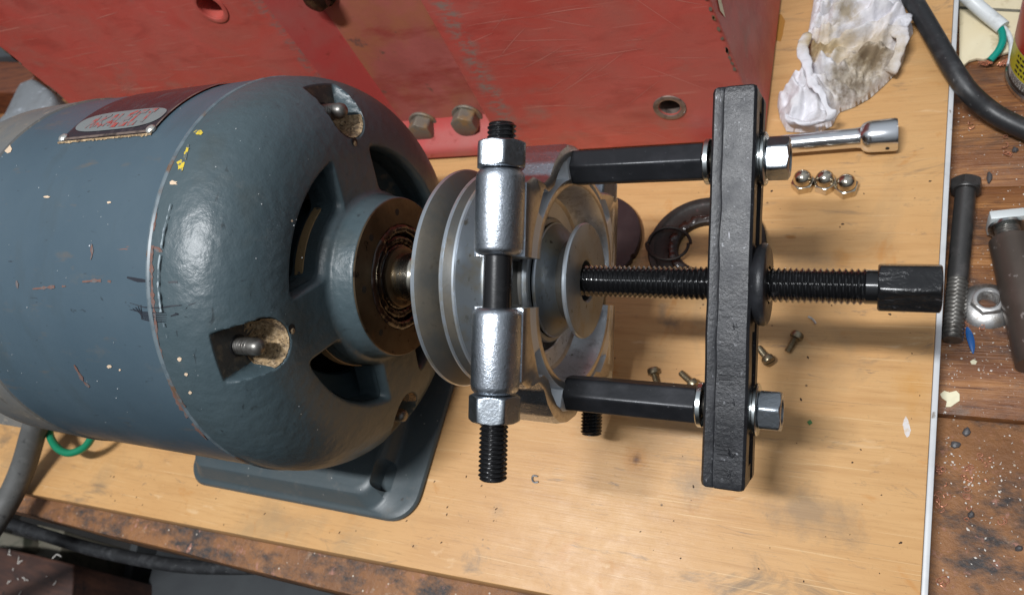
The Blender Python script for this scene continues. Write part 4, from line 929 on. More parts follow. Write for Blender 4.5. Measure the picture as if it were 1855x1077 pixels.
# cross bar: two rails joined at the ends and the middle
def barsec(n0, n1, x0, x1, L0, L1, m, rid):
    pass
SX = frame(OC, E1, PX)
b = MB()
def rail(n0, n1, front):
    loops = []; U = np.concatenate([[-.775, -.770, -.755], np.linspace(-.74, .74, 60), [.755, .770, .775]])
    for i, u in enumerate(U):
        e = min(u + .775, .775 - u); s = 1 if e > .02 else (.86 + .14 * math.sqrt(max(0, 1 - (1 - e / .02) ** 2)))
        w = .004 * noise.noise((u * 6, n0 * 9, 1)); fa = .003 * noise.noise((u * 7, 3, n0))
        xa, xb = .704 + w * .6, .872 + w * .5; c = .011
        xm = .748 + .006 * noise.noise((u * 8, 7, 2))
        if front: sec = [(xa, n0), (xa, n1 - c - .012), (xa + .006, n1 - .012), (xa + c, n1 - .006 + fa * .4), (xm - .006, n1 - .007 + fa * .5), (xm, n1 - .009), (xm + .005, n1 - .001 + fa * .5), (xm + .03, n1 + fa), (xb - c, n1 + fa * .6), (xb - .005, n1 - .005), (xb, n1 - c), (xb, n0)]
        else: sec = [(xa, n0 + c), (xa + c, n0), (xb - c, n0), (xb, n0 + c), (xb, n1 - c), (xb - c, n1), (xb - .05, n1), (xm, n1), (xa + .02, n1), (xa + c, n1), (xa + .004, n1 - .004), (xa, n1 - c)]
        mx, mn = (xa + xb) / 2, (n0 + n1) / 2
        loops.append([pt(mx + (x - mx) * s, u, mn + (n - mn) * s) for x, n in sec])
    b.loft(loops)
rail(.052, .135, True); rail(-.135, -.052, False)
for u0, u1 in ((-.772, -.70), (.70, .772), (-.17, .17)):
    lo = [pt(x, u, n) for x, u, n in ((.712, u0, -.1), (.866, u0, -.1), (.866, u0, .1), (.712, u0, .1))]; hi = [pt(x, u, n) for x, u, n in ((.712, u1, -.1), (.866, u1, -.1), (.866, u1, .1), (.712, u1, .1))]
    b.loft([lo, hi])
bar = part('crossbar', b, M['bar'], pull, ang=22)
b = MB(); F = frame(pt(0, .018, 0), PX, E1)
b.lathe(F, [(.86, .135), (.872, .150), (.89, .162), (.905, .164), (.917, .158), (.922, .148), (.922, .075)], 64, False, False); part('boss', b, M['bar'], bar)
b = MB()                                          # cast graduation marks on the near face
for i, u in enumerate([-.335, -.352, -.405, -.438, -.452, -.49, -.533, -.548, -.561, -.607, -.622, -.64, -.665, -.70, -.716, -.729, -.24, -.20, -.17, -.11, -.3, -.27]):
    L = .045 if i % 3 else .062; x = .760 + .004 * (i % 2)
    b.loft([[pt(x, u + d, .133 + h) for d, h in ((-.0024, -.002), (0, .0034), (.0024, -.002))], [pt(x + L, u + d, .133 + h) for d, h in ((-.0024, -.002), (0, .0034), (.0024, -.002))]])
for k in range(20):
    u = -.74 + .62 * random.random(); x = .815 + .012 * random.uniform(-1, 1); a = random.uniform(-1, 1); L = random.uniform(.006, .018)
    b.tube([pt(x, u, .134), pt(x + L * .6, u + L * a, .1345), pt(x + L * .2, u + L * 1.2, .134)], .0018, 5)
part('graduation_marks', b, M['bar'], bar, kind='stuff')
# forcing screw
F = frame(pt(0, .018, 0), PX, E1)
b = MB(); b.thread(F, .125, 1.27, .0685, .0215, .0105, 32, spp=7); b.lathe(F, [(1.255, .058), (1.262, .064), (1.31, .064)], 32, False, False); b.lathe(F, [(.06, .02), (.10, .05), (.14, .056)], 24)
scr = part('forcing_screw', b, M['screw'], pull)
b = MB(); b.hexa(F, 1.303, 1.508, .096, rot=R90 + .12); part('screw_head', b, M['head'], scr)

# ================================================================== LOOSE THINGS ON THE BOARD
# socket extension
A0, A1 = gp((1330, 270), .085), gp((1626, 243), .095); ax = A1 - A0; LN = np.linalg.norm(ax)
ext = thing('socket_extension', 'shiny chrome socket extension bar lying under the white rag', 'socket extension', (A0[0], A0[1], 0))
F = frame(A0, ax, (0, 0, 1)); q = gp((1556, 250), .08); ls = float((q - A0) @ F[1])
b = MB(); b.lathe(F, [(-.3, .054), (ls - .02, .057), (ls + .005, .060), (ls + .03, .068), (ls + .03, .02)], 40); part('shank', b, M['chrome'], ext)
b = MB(); b.lathe(F, [(ls + .008, .062), (ls + .022, .079), (ls + .045, .088), (ls + .07, .091), (LN - .012, .094), (LN, .090), (LN, .056), (LN - .08, .054)], 48, False, True); so = part('socket', b, M['chrome'], ext)
q = gp((1607, 260), .06); d = CAM - q; d /= np.linalg.norm(d); qa_ = A0 + F[1] * float((q - A0) @ F[1]); rdir = q + d * .04 - qa_; rdir -= F[1] * (rdir @ F[1]); rdir /= np.linalg.norm(rdir)
b = MB(); b.lathe(frame(qa_ + rdir * .0935, rdir, F[1]), [(0, .011), (.002, .010), (.0025, .002)], 16, False); part('detent_hole', b, M['black'], so)
# acorn nuts
def acorn(loc, rot, label):
    t = thing('acorn_nut', label, 'acorn nut', loc, (0, 0, rot), 'acorn nuts in a row on the plywood')
    b = MB(); b.hexa(ZF, 0, .054, .066); b.lathe(ZF, [(.052, .054), (.058, .054)], 40, False, False); part('hex_base', b, M['acorn'], t, world=False)
    b = MB(); b.lathe(ZF, [(.054, .053)] + [(.07 + .052 * math.sin(a), .052 * math.cos(a)) for a in np.linspace(0, R90, 12)[:-1]] + [(.122, .002)], 40, False); part('dome', b, M['acorn'], t, world=False)
    return t
P = [gp(p) for p in ((1455, 337), (1495, 338), (1533, 345))]
an = acorn(tuple(P[0]), .2, 'leftmost of the three domed acorn nuts in a row on the plywood')
clone(an, tuple(P[1]), (0, 0, .62), 'middle one of the three domed acorn nuts on the plywood'); clone(an, tuple(P[2]), (0, 0, .3), 'rightmost of the three domed acorn nuts on the plywood')
# bearing covers
def ringdisc(prof): b = MB(); b.lathe(ZF, prof, 96, False, False); return b
q = gp((1160, 441), .03); cv = thing('bearing_cover', 'flat dark maroon round bearing cover half hidden behind the puller', 'bearing cover', (q[0] - .355, q[1] + .02, 0), None, 'bearing covers lying on the plywood')
b = MB(); b.lathe(ZF, [(0, .11), (0, .345), (.006, .352), (.05, .355), (.056, .350), (.058, .12), (.04, .11), (0, .11)], 96, False, False)
qh = gp((1147, 463), .058) - V3(*cv.location); c = MB(); c.lathe(frame((qh[0], qh[1], -.1), (0, 0, 1), (1, 0, 0)), [(0, .018), (.3, .018)], 20)
part('disc', cut(b.mesh('disc'), [c]), M['cover2'], cv, world=False)
q = gp((1279, 447), .02); cv2 = thing('bearing_cover', 'black greasy ring shaped bearing cover with a big hole behind the crossbar', 'bearing cover', (q[0], q[1], 0), None, 'bearing covers lying on the plywood')
b = MB(); b.lathe(ZF, [(0, .165), (0, .335), (.004, .340), (.050, .340), (.056, .334), (.056, .305), (.048, .297), (.042, .285), (.040, .225), (.046, .215), (.048, .175), (.042, .165), (0, .165)], 96, False, False); part('disc', b, M['cover'], cv2, world=False)
b = MB(); P = []
for j in range(120):
    t = 2 * math.pi * j / 120
    for k in range(10):
        a = 2 * math.pi * k / 10; nz = noise.noise((math.cos(t) * 5, math.sin(t) * 5, k * .3)) + .5 * noise.noise((math.cos(t) * 15, math.sin(t) * 15, k)); rr = .013 * (1 + .9 * nz)
        r = .198 + rr * 1.8 * math.cos(a); P.append((r * math.cos(t), r * math.sin(t), .040 + rr * .8 * math.sin(a)))
b.add(P, [(j * 10 + k, j * 10 + (k + 1) % 10, ((j + 1) % 120) * 10 + (k + 1) % 10, ((j + 1) % 120) * 10 + k) for j in range(120) for k in range(10)])
part('grease', b, M['grease'], cv2, world=False, ang=180)
b = MB(); b.tube([gp((1209 + 38 * math.cos(a) + (4 if math.sin(a) < 0 else 0), 441 + 29 * math.sin(a)), .066) for a in np.linspace(0, 2 * math.pi, 49)], .0095, 8, smooth=False)
q = gp((1209, 441), .09); solo('snap_ring', b, M['cover'], 'thin dark wire ring lying across the black ring shaped cover', 'wire ring', tuple(q), world=True)
# little slotted screws
def screw_me():
    b = MB(); b.lathe(ZF, [(0, .030), (.004, .033), (.026, .033), (.034, .028), (.038, .016), (.039, .004)], 28)
    c = MB(); c.box((-.0045, -.05, .026), (.0045, .05, .06)); h = cut(b.mesh('head'), [c])
    s = MB(); s.thread(ZF, -.085, .002, .0185, .0085, .0035, 16); return h, s
hm, sm = screw_me()
def small_screw(h, t, zh, zt, label, first=None):
    Ph, Pt = gp(h, zh), gp(t, zt); d = V3(*(Ph - Pt)); rot = Vector(d).to_track_quat('Z', 'X').to_euler()
    if first: return clone(first, tuple(Ph), rot, label)
    o = thing('slotted_screw', label, 'screw', tuple(Ph), rot, 'little slotted screws loose on the plywood')
    part('head', hm, M['brass'], o, world=False); part('thread', sm, M['brass'], o, world=False); return o
f_ = small_screw((1441, 612), (1428, 634), .034, .02, 'little slotted screw lying alone under the forcing screw right of the crossbar')
small_screw((1389, 648), (1378, 634), .036, .022, 'little slotted screw showing its slot close beside the crossbar', f_)
small_screw((1185, 677), (1191, 697), .035, .02, 'little slotted screw head up just above the lower extension leg', f_)
small_screw((1252, 692), (1238, 679), .034, .03, 'little slotted screw tip up between lower extension leg and crossbar', f_)

# rag ----------------------------------------------------------------
OUT = [(1478, -60), (1472, 0), (1463, 55), (1453, 85), (1449, 125), (1441, 142), (1424, 154), (1409, 164), (1407, 182), (1412, 205), (1424, 228), (1455, 230), (1490, 227), (1508, 217), (1513, 205), (1520, 193), (1548, 183), (1575, 168), (1600, 146), (1622, 124), (1634, 108), (1640, 88), (1642, 72), (1655, 48), (1648, 32), (1639, 25), (1640, 0), (1645, -60)]
RZ = .06; PO = np.array([gp(p, RZ)[:2] for p in OUT])
def sdist(p):
    best, bp, ins_ = 9., None, False; n = len(PO)
    for i in range(n):
        a, c = PO[i], PO[(i + 1) % n]; e = c - a; t = np.clip(((p - a) @ e) / (e @ e), 0, 1); q = a + e * t; d = np.linalg.norm(p - q)
        if d < best: best, bp = d, q
        if (a[1] > p[1]) != (c[1] > p[1]) and p[0] < (c[0] - a[0]) * (p[1] - a[1]) / (c[1] - a[1]) + a[0]: ins_ = not ins_
    return (-best if ins_ else best), bp
lo, hi = PO.min(0) - .02, PO.max(0) + .02; hst = .008
nx, ny = int((hi[0] - lo[0]) / hst) + 1, int((hi[1] - lo[1]) / hst) + 1
idx = {}; rv = []; rf = []
ragO = PO.mean(0)
def rl_(p): q = gp(p, .15) - V3(ragO[0], ragO[1], 0); return tuple(q)
M['rag'] = mat('oil_stained_white_cloth', (.72, .71, .745), .92, layers=[
    (dict(s=4, lo=.5, hi=.75, d=5), (.62, .60, .60)),
    (dict(k='dist', c=rl_((1490, 85)), s=9, nz=.30, lo=.36, hi=.20, amt=.85), (.50, .37, .17)), (dict(k='dist', c=rl_((1484, 92)), s=14, nz=.34, lo=.26, hi=.17, amt=.8), (.24, .15, .06)),
    (dict(k='dist', c=rl_((1580, 95)), s=8, nz=.42, lo=.46, hi=.30, amt=.75), (.44, .34, .20)), (dict(k='dist', c=rl_((1545, 140)), s=8, nz=.40, lo=.42, hi=.28, amt=.7), (.42, .34, .22)),
    (dict(k='dist', c=rl_((1575, 105)), s=13, nz=.46, lo=.36, hi=.26, amt=.85), (.15, .10, .05)), (dict(k='dist', c=rl_((1535, 148)), s=13, nz=.44, lo=.33, hi=.24, amt=.8), (.14, .10, .06)),
    (dict(k='dist', c=rl_((1530, 28)), s=11, nz=.40, lo=.34, hi=.22, amt=.8), (.34, .26, .14)),
    (dict(s=30, lo=.64, hi=.72, d=5, amt=.5), (.22, .18, .14))],
    bumps=[(dict(s=11, d=6, w=1.0), .35, .03), (dict(s=28, d=5), .3, .012), (dict(s=140, d=2), .25, .003)])
_rr = random.Random(11); FOLD = []
for k in range(9):
    a = math.radians(_rr.gauss(-35, 38)); FOLD.append((math.cos(a), math.sin(a), _rr.uniform(2.2, 4.6) * (1 if k < 5 else 2.3), _rr.uniform(0, 9), (.055 if k < 5 else .02) * _rr.uniform(.7, 1.3)))
def rough(x, y):
    wx = x + .13 * noise.noise((x * 2.6, y * 2.6, 4)) + .03 * noise.noise((x * 9, y * 9, 2)); wy = y + .13 * noise.noise((x * 2.6, y * 2.6, 9)) + .03 * noise.noise((x * 9, y * 9, 7)); h = 0
    for k, (c, d, f, ph, am) in enumerate(FOLD):
        t = (wx * c + wy * d) * f + ph; t = abs((t % 1) * 2 - 1); loc = .35 + .9 * max(0, noise.noise((x * 2.2 + k * 3.1, y * 2.2, k)) + .35)
        h += am * loc * (math.sqrt((t - .5) ** 2 + .004) * 2 - .5) * 1.5
    return h + .06 * noise.noise((x * 2.4, y * 2.4, 3)) + .012 * noise.noise((x * 16, y * 16, 5))
for i in range(nx):
    for j in range(ny):
        p = lo + V3(i * hst, j * hst); d, q = sdist(p)
        if d > hst * .9: continue
        if d > -hst * .25: p = q; d = 0
        e = min(1, max(0, -d) / .16); dome = math.sqrt(1 - (1 - e) ** 2) ** 1.1
        h = .008 + dome * max(.02, .15 + 1.2 * rough(p[0], p[1]))
        idx[i, j] = len(rv); rv.append((p[0] - ragO[0], p[1] - ragO[1], h))
for i in range(nx - 1):
    for j in range(ny - 1):
        k = [(i, j), (i + 1, j), (i + 1, j + 1), (i, j + 1)]
        if all(q in idx for q in k): rf.append(tuple(idx[q] for q in k))
        else:
            kk = [q for q in k if q in idx]
            if len(kk) == 3: rf.append(tuple(idx[q] for q in kk))
b = MB(); b.add(rv, rf)
o_ = len(b.v)
rag = thing('rag', 'crumpled white cotton rag with brown oil stains beside the red casting', 'rag', (ragO[0], ragO[1], 0))
part('cloth', b, M['rag'], rag, world=False, ang=180)
b = MB()
b.tube([gp(p, z) for p, z in (((1462, 62), .20), ((1455, 85), .24), ((1461, 115), .27), ((1472, 148), .27), ((1488, 172), .26), ((1502, 192), .24), ((1507, 208), .20), ((1497, 219), .15), ((1470, 223), .12), ((1440, 222), .11), ((1424, 212), .10))], lambda t: .027 + .008 * math.sin(t * 9) + .005 * math.sin(t * 23), 16, flat=.35)
b.tube([gp(p, z) for p, z in (((1642, 28), .12), ((1630, 50), .17), ((1633, 78), .16), ((1626, 105), .12), ((1610, 130), .08))], lambda t: .038 + .012 * math.sin(t * 7), 14, flat=.35)
for k in range(len(b.v)):
    p = b.v[k]; d = .018 * noise.noise((p[0] * 14, p[1] * 14, p[2] * 14)) + .007 * noise.noise((p[0] * 40, p[1] * 40, p[2] * 40)); b.v[k] = (p[0] + d, p[1] + d * .5, p[2] + d)
part('folded_hem', b, M['rag'], rag, ang=180)

# ================================================================== RIGHT SIDE OF THE BENCH
b = MB(); b.tube([gp(p, z) for p, z in (((1500, -330), .08), ((1540, -190), .08), ((1590, -90), .08), ((1650, -5), .078), ((1690, 62), .078), ((1722, 118), .07), ((1752, 163), .02), ((1790, 198), -.06), ((1830, 222), -.09), ((1890, 246), -.1), ((1960, 258), -.105), ((2060, 255), -.12), ((2200, 235), -.12), ((2400, 200), -.12))], .055, 24)
q = gp((1722, 118), 0); solo('power_cord', b, M['rubber'], 'thick black rubber cord running over the plywood edge at the top right', 'power cord', tuple(q), world=True)
q = gp((1780, 30), BZ); cord = thing('stripped_cable', 'white sheathed cable with teal and white wires and bare copper ends', 'cable', tuple(q))
b = MB(); b.tube([gp(p, z) for p, z in (((1600, -260), .06), ((1655, -140), .06), ((1700, -70), .05), ((1740, -18), .0), ((1776, 16), -.06), ((1817, 50), -.10))], .042, 18); part('sheath', b, M['white_pvc'], cord)
b = MB(); b.tube([gp(p, z) for p, z in (((1810, 44), -.10), ((1815, 58), -.10), ((1816, 75), -.10), ((1808, 93), -.12), ((1793, 110), -.14))], .021, 12); gw = part('teal_wire', b, M['teal'], cord)
b = MB(); b.tube([gp(p, z) for p, z in (((1814, 46), -.10), ((1826, 60), -.10), ((1832, 80), -.11), ((1831, 104), -.12), ((1828, 118), -.13))], .014, 10); part('white_wire', b, M['white_pvc'], cord)
b = MB()
for k in range(26):
    p0 = (1793 + random.uniform(-3, 3), 109 + random.uniform(-1, 2)); a = random.uniform(2.2, 3.5); L = random.uniform(8, 22)
    pts = [gp((p0[0] + L * t * math.cos(a) + 3 * math.sin(t * 4 + k), p0[1] + 3 + L * t * abs(math.sin(a)) * .35 + 2 * math.sin(t * 5 + k)), -.13 - .03 * t) for t in (0, .33, .66, 1)]; b.tube(pts, .0028, 5)
part('copper_strands', b, M['copper'], gw, kind='stuff')
b = MB()
for k in range(16):
    p0 = (1827 + random.uniform(-2, 2), 108); L = random.uniform(8, 18)
    b.tube([gp((p0[0] - L * t + 2 * math.sin(t * 5 + k), p0[1] + 10 * t + 2 * math.sin(t * 6 + k)), -.13 - .03 * t) for t in (0, .33, .66, 1)], .0028, 5)
part('copper_strands', b, M['copper'], cord, kind='stuff')
# cream panel
pp_ = [(1738, -90), (1738, 118), (1748, 116), (1756, 109), (1770, 105), (1782, 107), (1792, 104), (1806, 100), (1818, 96), (1832, 92), (1860, 90), (1900, 86), (1900, -90)]
b = MB(); b.prism([tuple(gp(p, BZ + .03)[:2]) for p in pp_], BZ + .008, BZ + .03); q = gp((1790, 60), BZ); solo('cream_sheet', b, M['cream'], 'cream painted thin sheet with a torn edge under the white cable', 'sheet', tuple(q), world=True, bevel=.003)
b = MB(); P = [gp((1738 + 18 * k, 14 + 1.0 * k), BZ + .032) for k in range(9)]; b.tube(P, .012, 6, flat=.3); solo('cream_batten', b, M['strut'], 'thin dull strip along the top of the cream sheet', 'strip', tuple(P[4]), world=True)
# spray can
CR = .33; q = gp((1828, 158), BZ); rt = V3(CM[0][0], CM[0][1], 0); rt /= np.linalg.norm(rt); cc_ = q + rt * CR
can = thing('spray_can', 'white red and yellow printed spray can cut off by the right edge', 'spray can', (cc_[0], cc_[1], BZ))
def zat(py):
    best = None
    Q = cc_ - rt * (CR - .005)
    zs = np.linspace(-.3, 3.0, 400); d = [abs(proj((Q[0], Q[1], z))[1] - py) for z in zs]; return float(zs[int(np.argmin(d))]) - BZ
CF = frame((0, 0, 0), (0, 0, 1), (-rt[0], -rt[1], 0))
zs_ = [zat(y) for y in (150, 118, 84, 62)]
b = MB(); b.lathe(CF, [(.02, CR - .03), (.02, CR - .006), (.06, CR - .004), (1.75, CR - .004), (1.85, CR - .05), (1.95, .14), (2.2, .13), (2.22, .05)], 96); part('body', b, M['canwhite'], can, world=False)
b = MB(); b.lathe(CF, [(.0, CR - .02), (.0, CR + .004), (.012, CR + .010), (.03, CR + .008), (.04, CR - .003)], 96, False, False); part('rim', b, M['tin'], can, world=False)
def wrap(b, z0, z1, a0, a1, R, n=28):
    P = [];
    for k in range(n + 1):
        a = a0 + (a1 - a0) * k / n; d = CF[2] * math.cos(a) + CF[3] * math.sin(a)
        for z in (z0, z1): P.append((d[0] * R, d[1] * R, z))
    b.grid(P, n + 1, 2)
zb = [.045, .10, .125, .30, .57]
b = MB(); wrap(b, .035, .062, 0, 2 * math.pi, CR - .001, 90); part('black_band', b, M['canblack'], can, world=False)
b = MB(); wrap(b, .68, .75, -.8, 2.6, CR - .001); part('black_print', b, M['canblack'], can, world=False)
b = MB(); wrap(b, zb[2], zb[3] - .004, -.35, 2.4, CR - .001); part('yellow_print', b, M['canyellow'], can, world=False)
b = MB(); wrap(b, zb[3], zb[4], -.35, 2.4, CR - .001); part('red_print', b, M['canred'], can, world=False)
def cantext(txt, z, h, a0, m, nm, R=CR + .0005):
    cu = bpy.data.curves.new('t', 'FONT'); cu.body = txt; cu.size = h; o = bpy.data.objects.new('work', cu); col.objects.link(o)
    dg = bpy.context.evaluated_depsgraph_get(); me = bpy.data.meshes.new_from_object(o.evaluated_get(dg)); bpy.data.objects.remove(o)
    for v in me.vertices:
        a = a0 + v.co.x / CR; d = CF[2] * math.cos(a) + CF[3] * math.sin(a); zz_ = z + v.co.y; v.co = (d[0] * R, d[1] * R, zz_)
    return part(nm, me, m, can, world=False)
cantext('P', .375, .15, .20, M['canwhite'], 'letter')
b = MB(); bw = MB()
for r in range(4):
    a = .05
    while a < 1.5: w = random.uniform(.04, .10); wrap(b, .15 + r * .036, .166 + r * .036, a, a + w, CR + .0006, 3); a += w + .03
for r in range(6):
    a = -.05
    while a < 1.5: w = random.uniform(.02, .07); wrap(b, .066 + r * .0095, .071 + r * .0095, a, a + w, CR + .0006, 2); a += w + .02
part('small_print', b, M['canblack'], can, world=False, kind='stuff')
# long dark bolt
A0, A1 = gp((1750, 338), BZ + .075), gp((1725, 616), BZ + .052); ax = A1 - A0; L = np.linalg.norm(ax); F = frame(A0, ax, (0, 0, 1))
lb = thing('hex_bolt', 'long dark hex bolt lying along the white plywood edge', 'bolt', (A0[0], A0[1], BZ))
b = MB(); b.hexa(F, -.035, .03, .082, rot=.18); b.lathe(F, [(.03, .072), (.036, .068)], 32, False, True); part('head', b, M['darkbolt'], lb)
b = MB(); b.lathe(F, [(.028, .056), (.04, .051), (L * .615, .0505), (L * .635, .0455)], 36); part('shank', b, M['darkbolt'], lb)
b = MB(); b.thread(F, L * .625, L, .050, .0235, .008, 28); part('thread', b, M['gthread'], lb)
# flange nut
q = gp((1787, 556), BZ); fn = thing('flange_nut', 'scuffed silver flange nut lying flat beside the long dark bolt', 'flange nut', tuple(q), (.05, -.04, .2))
b = MB(); b.lathe(ZF, [(.0, .055), (.0, .122), (.006, .130), (.014, .130), (.024, .122), (.05, .088), (.055, .06)], 56, False, False); part('flange', b, M['fnut'], fn, world=False)
b = MB(); b.hexa(ZF, .01, .092, .078, bore=.048); b.thread(ZF, .0, .092, .05, .015, .006, 32, taper=False); b.f = b.f[:-2]; b.mi = b.mi[:-2]; part('hex', b, M['fnut'], fn, world=False)
# sleeve with bolt
A0, A1 = gp((1829, 434), BZ + .1), gp((1884, 660), BZ + .1); ax = A1 - A0; L = np.linalg.norm(ax); F = frame(A0, ax, (0, 0, 1))
sv = thing('spacer_sleeve', 'brown steel sleeve with a white square headed bolt at its top end', 'sleeve', (A0[0], A0[1], BZ))
b = MB(); b.lathe(F, [(.004, .03), (.0, .088), (.008, .096), (L, .1), (L, .03)], 48); part('tube', b, M['sleeve'], sv)
b = MB(); b.thread(F, -.075, .02, .058, .014, .007, 28); part('thread', b, M['gthread'], sv)
b = MB(); b.lathe(F, [(-.085, .05), (-.085, .084), (-.068, .086), (-.066, .05)], 40); part('washer', b, M['washer'], sv)
b = MB(); sd = .078
b.loft([[F[0] + F[1] * x + F[2] * (c * k) + F[3] * (d * k) for c, d in ((sd, sd), (-sd, sd), (-sd, -sd), (sd, -sd))] for x, k in ((-.088, 1), (-.14, 1))]); part('square_head', b, M['whitesteel'], sv, bevel=.006)
# scraps
b = MB(); P = [gp(p, BZ + z) for p, z in (((1752, 592), .012), ((1756, 606), .02), ((1760, 622), .018), ((1763, 640), .01))]; b.tube(P, lambda t: .004 + .013 * math.sin(math.pi * min(1, t * 1.05)) ** .7, 10, flat=.45); solo('blue_scrap', b, M['blueplastic'], 'narrow blue plastic sliver on the bench below the flange nut', 'scrap', tuple(P[1]), world=True)
def bpatch(nm, pts, m, label, cat, th=.008):
    P = [gp(p, BZ + .006) for p in pts]; b = MB(); b.prism([tuple(q[:2]) for q in P][::-1], BZ + .004, BZ + .004 + th); return solo(nm, b, m, label, cat, tuple(P[0]), world=True)
bpatch('paint_chip', [(1703, 714), (1710, 708), (1720, 711), (1732, 708), (1738, 714), (1738, 726), (1729, 732), (1722, 737), (1713, 737), (1715, 727), (1706, 721)], M['chip'], 'biggest cream paint chip on the bench at the plywood edge', 'paint chip')
bpatch('paint_chip', [(1757, 655), (1763, 651), (1770, 655), (1767, 660), (1760, 660)], M['chip'], 'small cream paint chip on the bench below the blue sliver', 'paint chip')
for i, (p, rx, ry, lb_) in enumerate((((1751, 781), 7, 8, 'upper dark grey glue blob under the plank seam'), ((1731, 805), 10, 7, 'flat dark grey glue blob close to the plywood edge'), ((1838, 272), 6, 5, 'dark blob on the bench below the black cord'), ((1792, 322), 6, 9, 'dark crumb on the bench above the long bolt'), ((1759, 932), 8, 7, 'dark grey glue blob among the copper curls'), ((1846, 993), 8, 6, 'dark blob near the lower right corner'))):
    q = gp(p, BZ + .004); b = MB(); s_ = q[0]; P = [gp(w, BZ + .004) for w in blob(p, rx, ry, 12, .3)]
    b.loft([P, [q + (w - q) * .85 + V3(0, 0, .010) for w in P], [q + (w - q) * .4 + V3(0, 0, .016) for w in P]]); solo('glue_blob', b, M['smear'], lb_, 'glue blob', tuple(q), world=True, group='dark blobs stuck on the bench')
b = MB()
def curl(p, r, z=BZ + .008):
    c = gp(p, z); a0 = random.uniform(0, 6); n = random.uniform(2.5, 6.5); b.tube([c + V3(r * math.cos(a0 + t * n) * (1 + .3 * t), r * math.sin(a0 + t * n), .012 * t + .004 * math.sin(9 * t)) for t in np.linspace(0, 1, 8)], .0026, 5, smooth=False)
for cx_, cy_, sx_, sy_, n in ((1702, 842, 8, 12, 9), (1700, 910, 8, 12, 14), (1775, 840, 20, 14, 10), (1765, 880, 40, 30, 16), (1745, 585, 8, 8, 6), (1775, 592, 10, 8, 6), (1830, 275, 22, 16, 9), (1790, 920, 50, 25, 10), (1700, 1050, 10, 20, 6), (1770, 205, 60, 30, 8)):
    for k in range((n + 1) // 2): curl((random.gauss(cx_, sx_ * .6), random.gauss(cy_, sy_ * .6)), random.uniform(.007, .016))
solo('copper_curls', b, M['copper'], 'curly copper wire clippings scattered on the bench', None, kind='stuff')
b = MB()
def flake(p, s):
    if p[0] < rX(0): pass
    c = gp(p, BZ + .007); 
    if c[0] < rX(c[1]) + .06: return
    a = random.uniform(0, 6); u = V3(math.cos(a), math.sin(a), random.uniform(-.3, .3)); w = V3(-math.sin(a), math.cos(a), .2); e = random.uniform(.25, .9)
    b.add([c + u * s, c + w * s * e, c - u * s, c - w * s * e, c + V3(0, 0, s * .7)], [(0, 1, 4), (1, 2, 4), (2, 3, 4), (3, 0, 4)])
for k in range(170): flake((random.uniform(1690, 1860), random.uniform(180, 1075)), random.choice((.0025, .003, .004, .006)))
for cx_, cy_, sx_, sy_, n in ((1728, 205, 14, 34, 90), (1755, 862, 40, 26, 90), (1712, 700, 16, 60, 50), (1800, 640, 26, 30, 40), (1770, 950, 40, 50, 30)):
    for k in range(n): flake((random.gauss(cx_, sx_), random.gauss(cy_, sy_)), random.choice((.0025, .0035, .005, .007)))
for k in range(60): flake((random.uniform(20, 640), random.uniform(905, 1070)), random.choice((.004, .006)))
solo('white_swarf', b, M['flake'], 'white swarf and sawdust flakes scattered on the bench', None, kind='stuff')

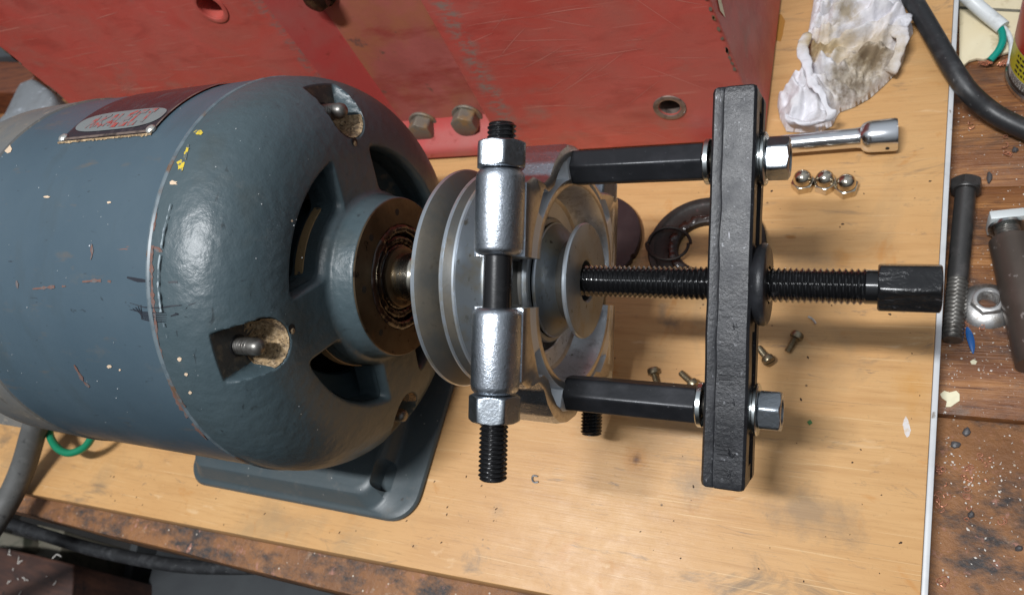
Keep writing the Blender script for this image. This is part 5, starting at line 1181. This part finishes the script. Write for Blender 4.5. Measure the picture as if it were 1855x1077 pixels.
# ================================================================== FAR LEFT AND BELOW THE BENCH
def slab(nm, pts, zt, zb_, m, label, cat, bev=.02):
    P = [gp(p, zt) for p in pts]; b = MB(); poly = [tuple(q[:2]) for q in P]
    ar = sum(poly[i][0] * poly[(i + 1) % len(poly)][1] - poly[(i + 1) % len(poly)][0] * poly[i][1] for i in range(len(poly)))
    if ar < 0: poly = poly[::-1]
    b.prism(poly, zb_, zt); c = sum(P) / len(P); return solo(nm, b, m, label, cat, (c[0], c[1], zb_), world=True, bevel=bev, seg=3)
slab('grey_block', [(-14, 222), (4, 205), (32, 148), (58, 138), (88, 160), (98, 178), (62, 214), (24, 226)], .52, .02, M['greyblock'], 'scuffed grey rounded block behind the motor at the left edge', 'block', .07)
slab('wood_block', [(-90, 108), (46, 112), (62, 138), (20, 168), (-90, 165)], .22, BZ, M['brownwood'], 'red brown wooden block at the left edge behind the grey block', 'wood block', .02)
slab('blue_box', [(-90, 60), (2, 72), (26, 100), (-90, 108)], .30, BZ, M['greypanel'], 'dark blue grey box at the left edge above the wooden block', 'box', .03)
slab('wooden_crate', [(-60, 985), (0, 990), (60, 1003), (134, 1021), (128, 1110), (-60, 1110)], -1.6, -8, M['darkwood'], 'dark red brown wooden box top under the bench at bottom left', 'wooden box', .02)
b = MB()
for k in range(14):
    p = (random.uniform(5, 120), random.uniform(1000, 1074)); c = gp(p, -1.594); a = random.uniform(0, 6); L = random.choice((.012, .02, .05, .1)); b.tube([c, c + V3(L * .6 * math.cos(a), L * .6 * math.sin(a), .01), c + V3(L * math.cos(a + .5), L * math.sin(a + .5), .01)], .004, 5)
solo('wood_splinters', b, M['flake'], 'pale splinters on the dark wooden box under the bench', None, kind='stuff')
slab('timber_strut', [(66, 948), (116, 960), (104, 1024), (62, 1014)], -2.2, -8, M['strut'], 'pale square timber post under the bench at bottom left', 'post', .02)
slab('timber_rail', [(-60, 952), (-10, 958), (42, 972), (40, 994), (-60, 985)], -2.0, -8, M['strut'], 'dull timber rail beside the wooden box under the bench', 'rail', .02)
slab('steel_post', [(243, 960), (254, 962), (226, 1100), (208, 1100)], -3.0, -8, M['greypanel'], 'thin grey steel post in the dark under the bench', 'post', .01)
slab('drawer_cabinet', [(290, 970), (700, 1040), (960, 1120), (250, 1120)], -2.6, -8, M['greypanel'], 'dark grey laminate cabinet top below the bench front', 'cabinet', .02)
b = MB(); b.tube([gp(p, z) for p, z in (((-60, 925), -.9), ((10, 945), -.9), ((80, 968), -.88), ((160, 992), -.86), ((240, 1010), -.84), ((330, 1024), -.8), ((420, 1027), -.75), ((520, 1024), -.65), ((640, 1020), -.6), ((900, 1075), -.6), ((1300, 1160), -.7))], .052, 16)
solo('hanging_cable', b, M['rubber'], 'black cable sagging below the front edge of the bench', 'cable', tuple(gp((240, 1010), -.84)), world=True)
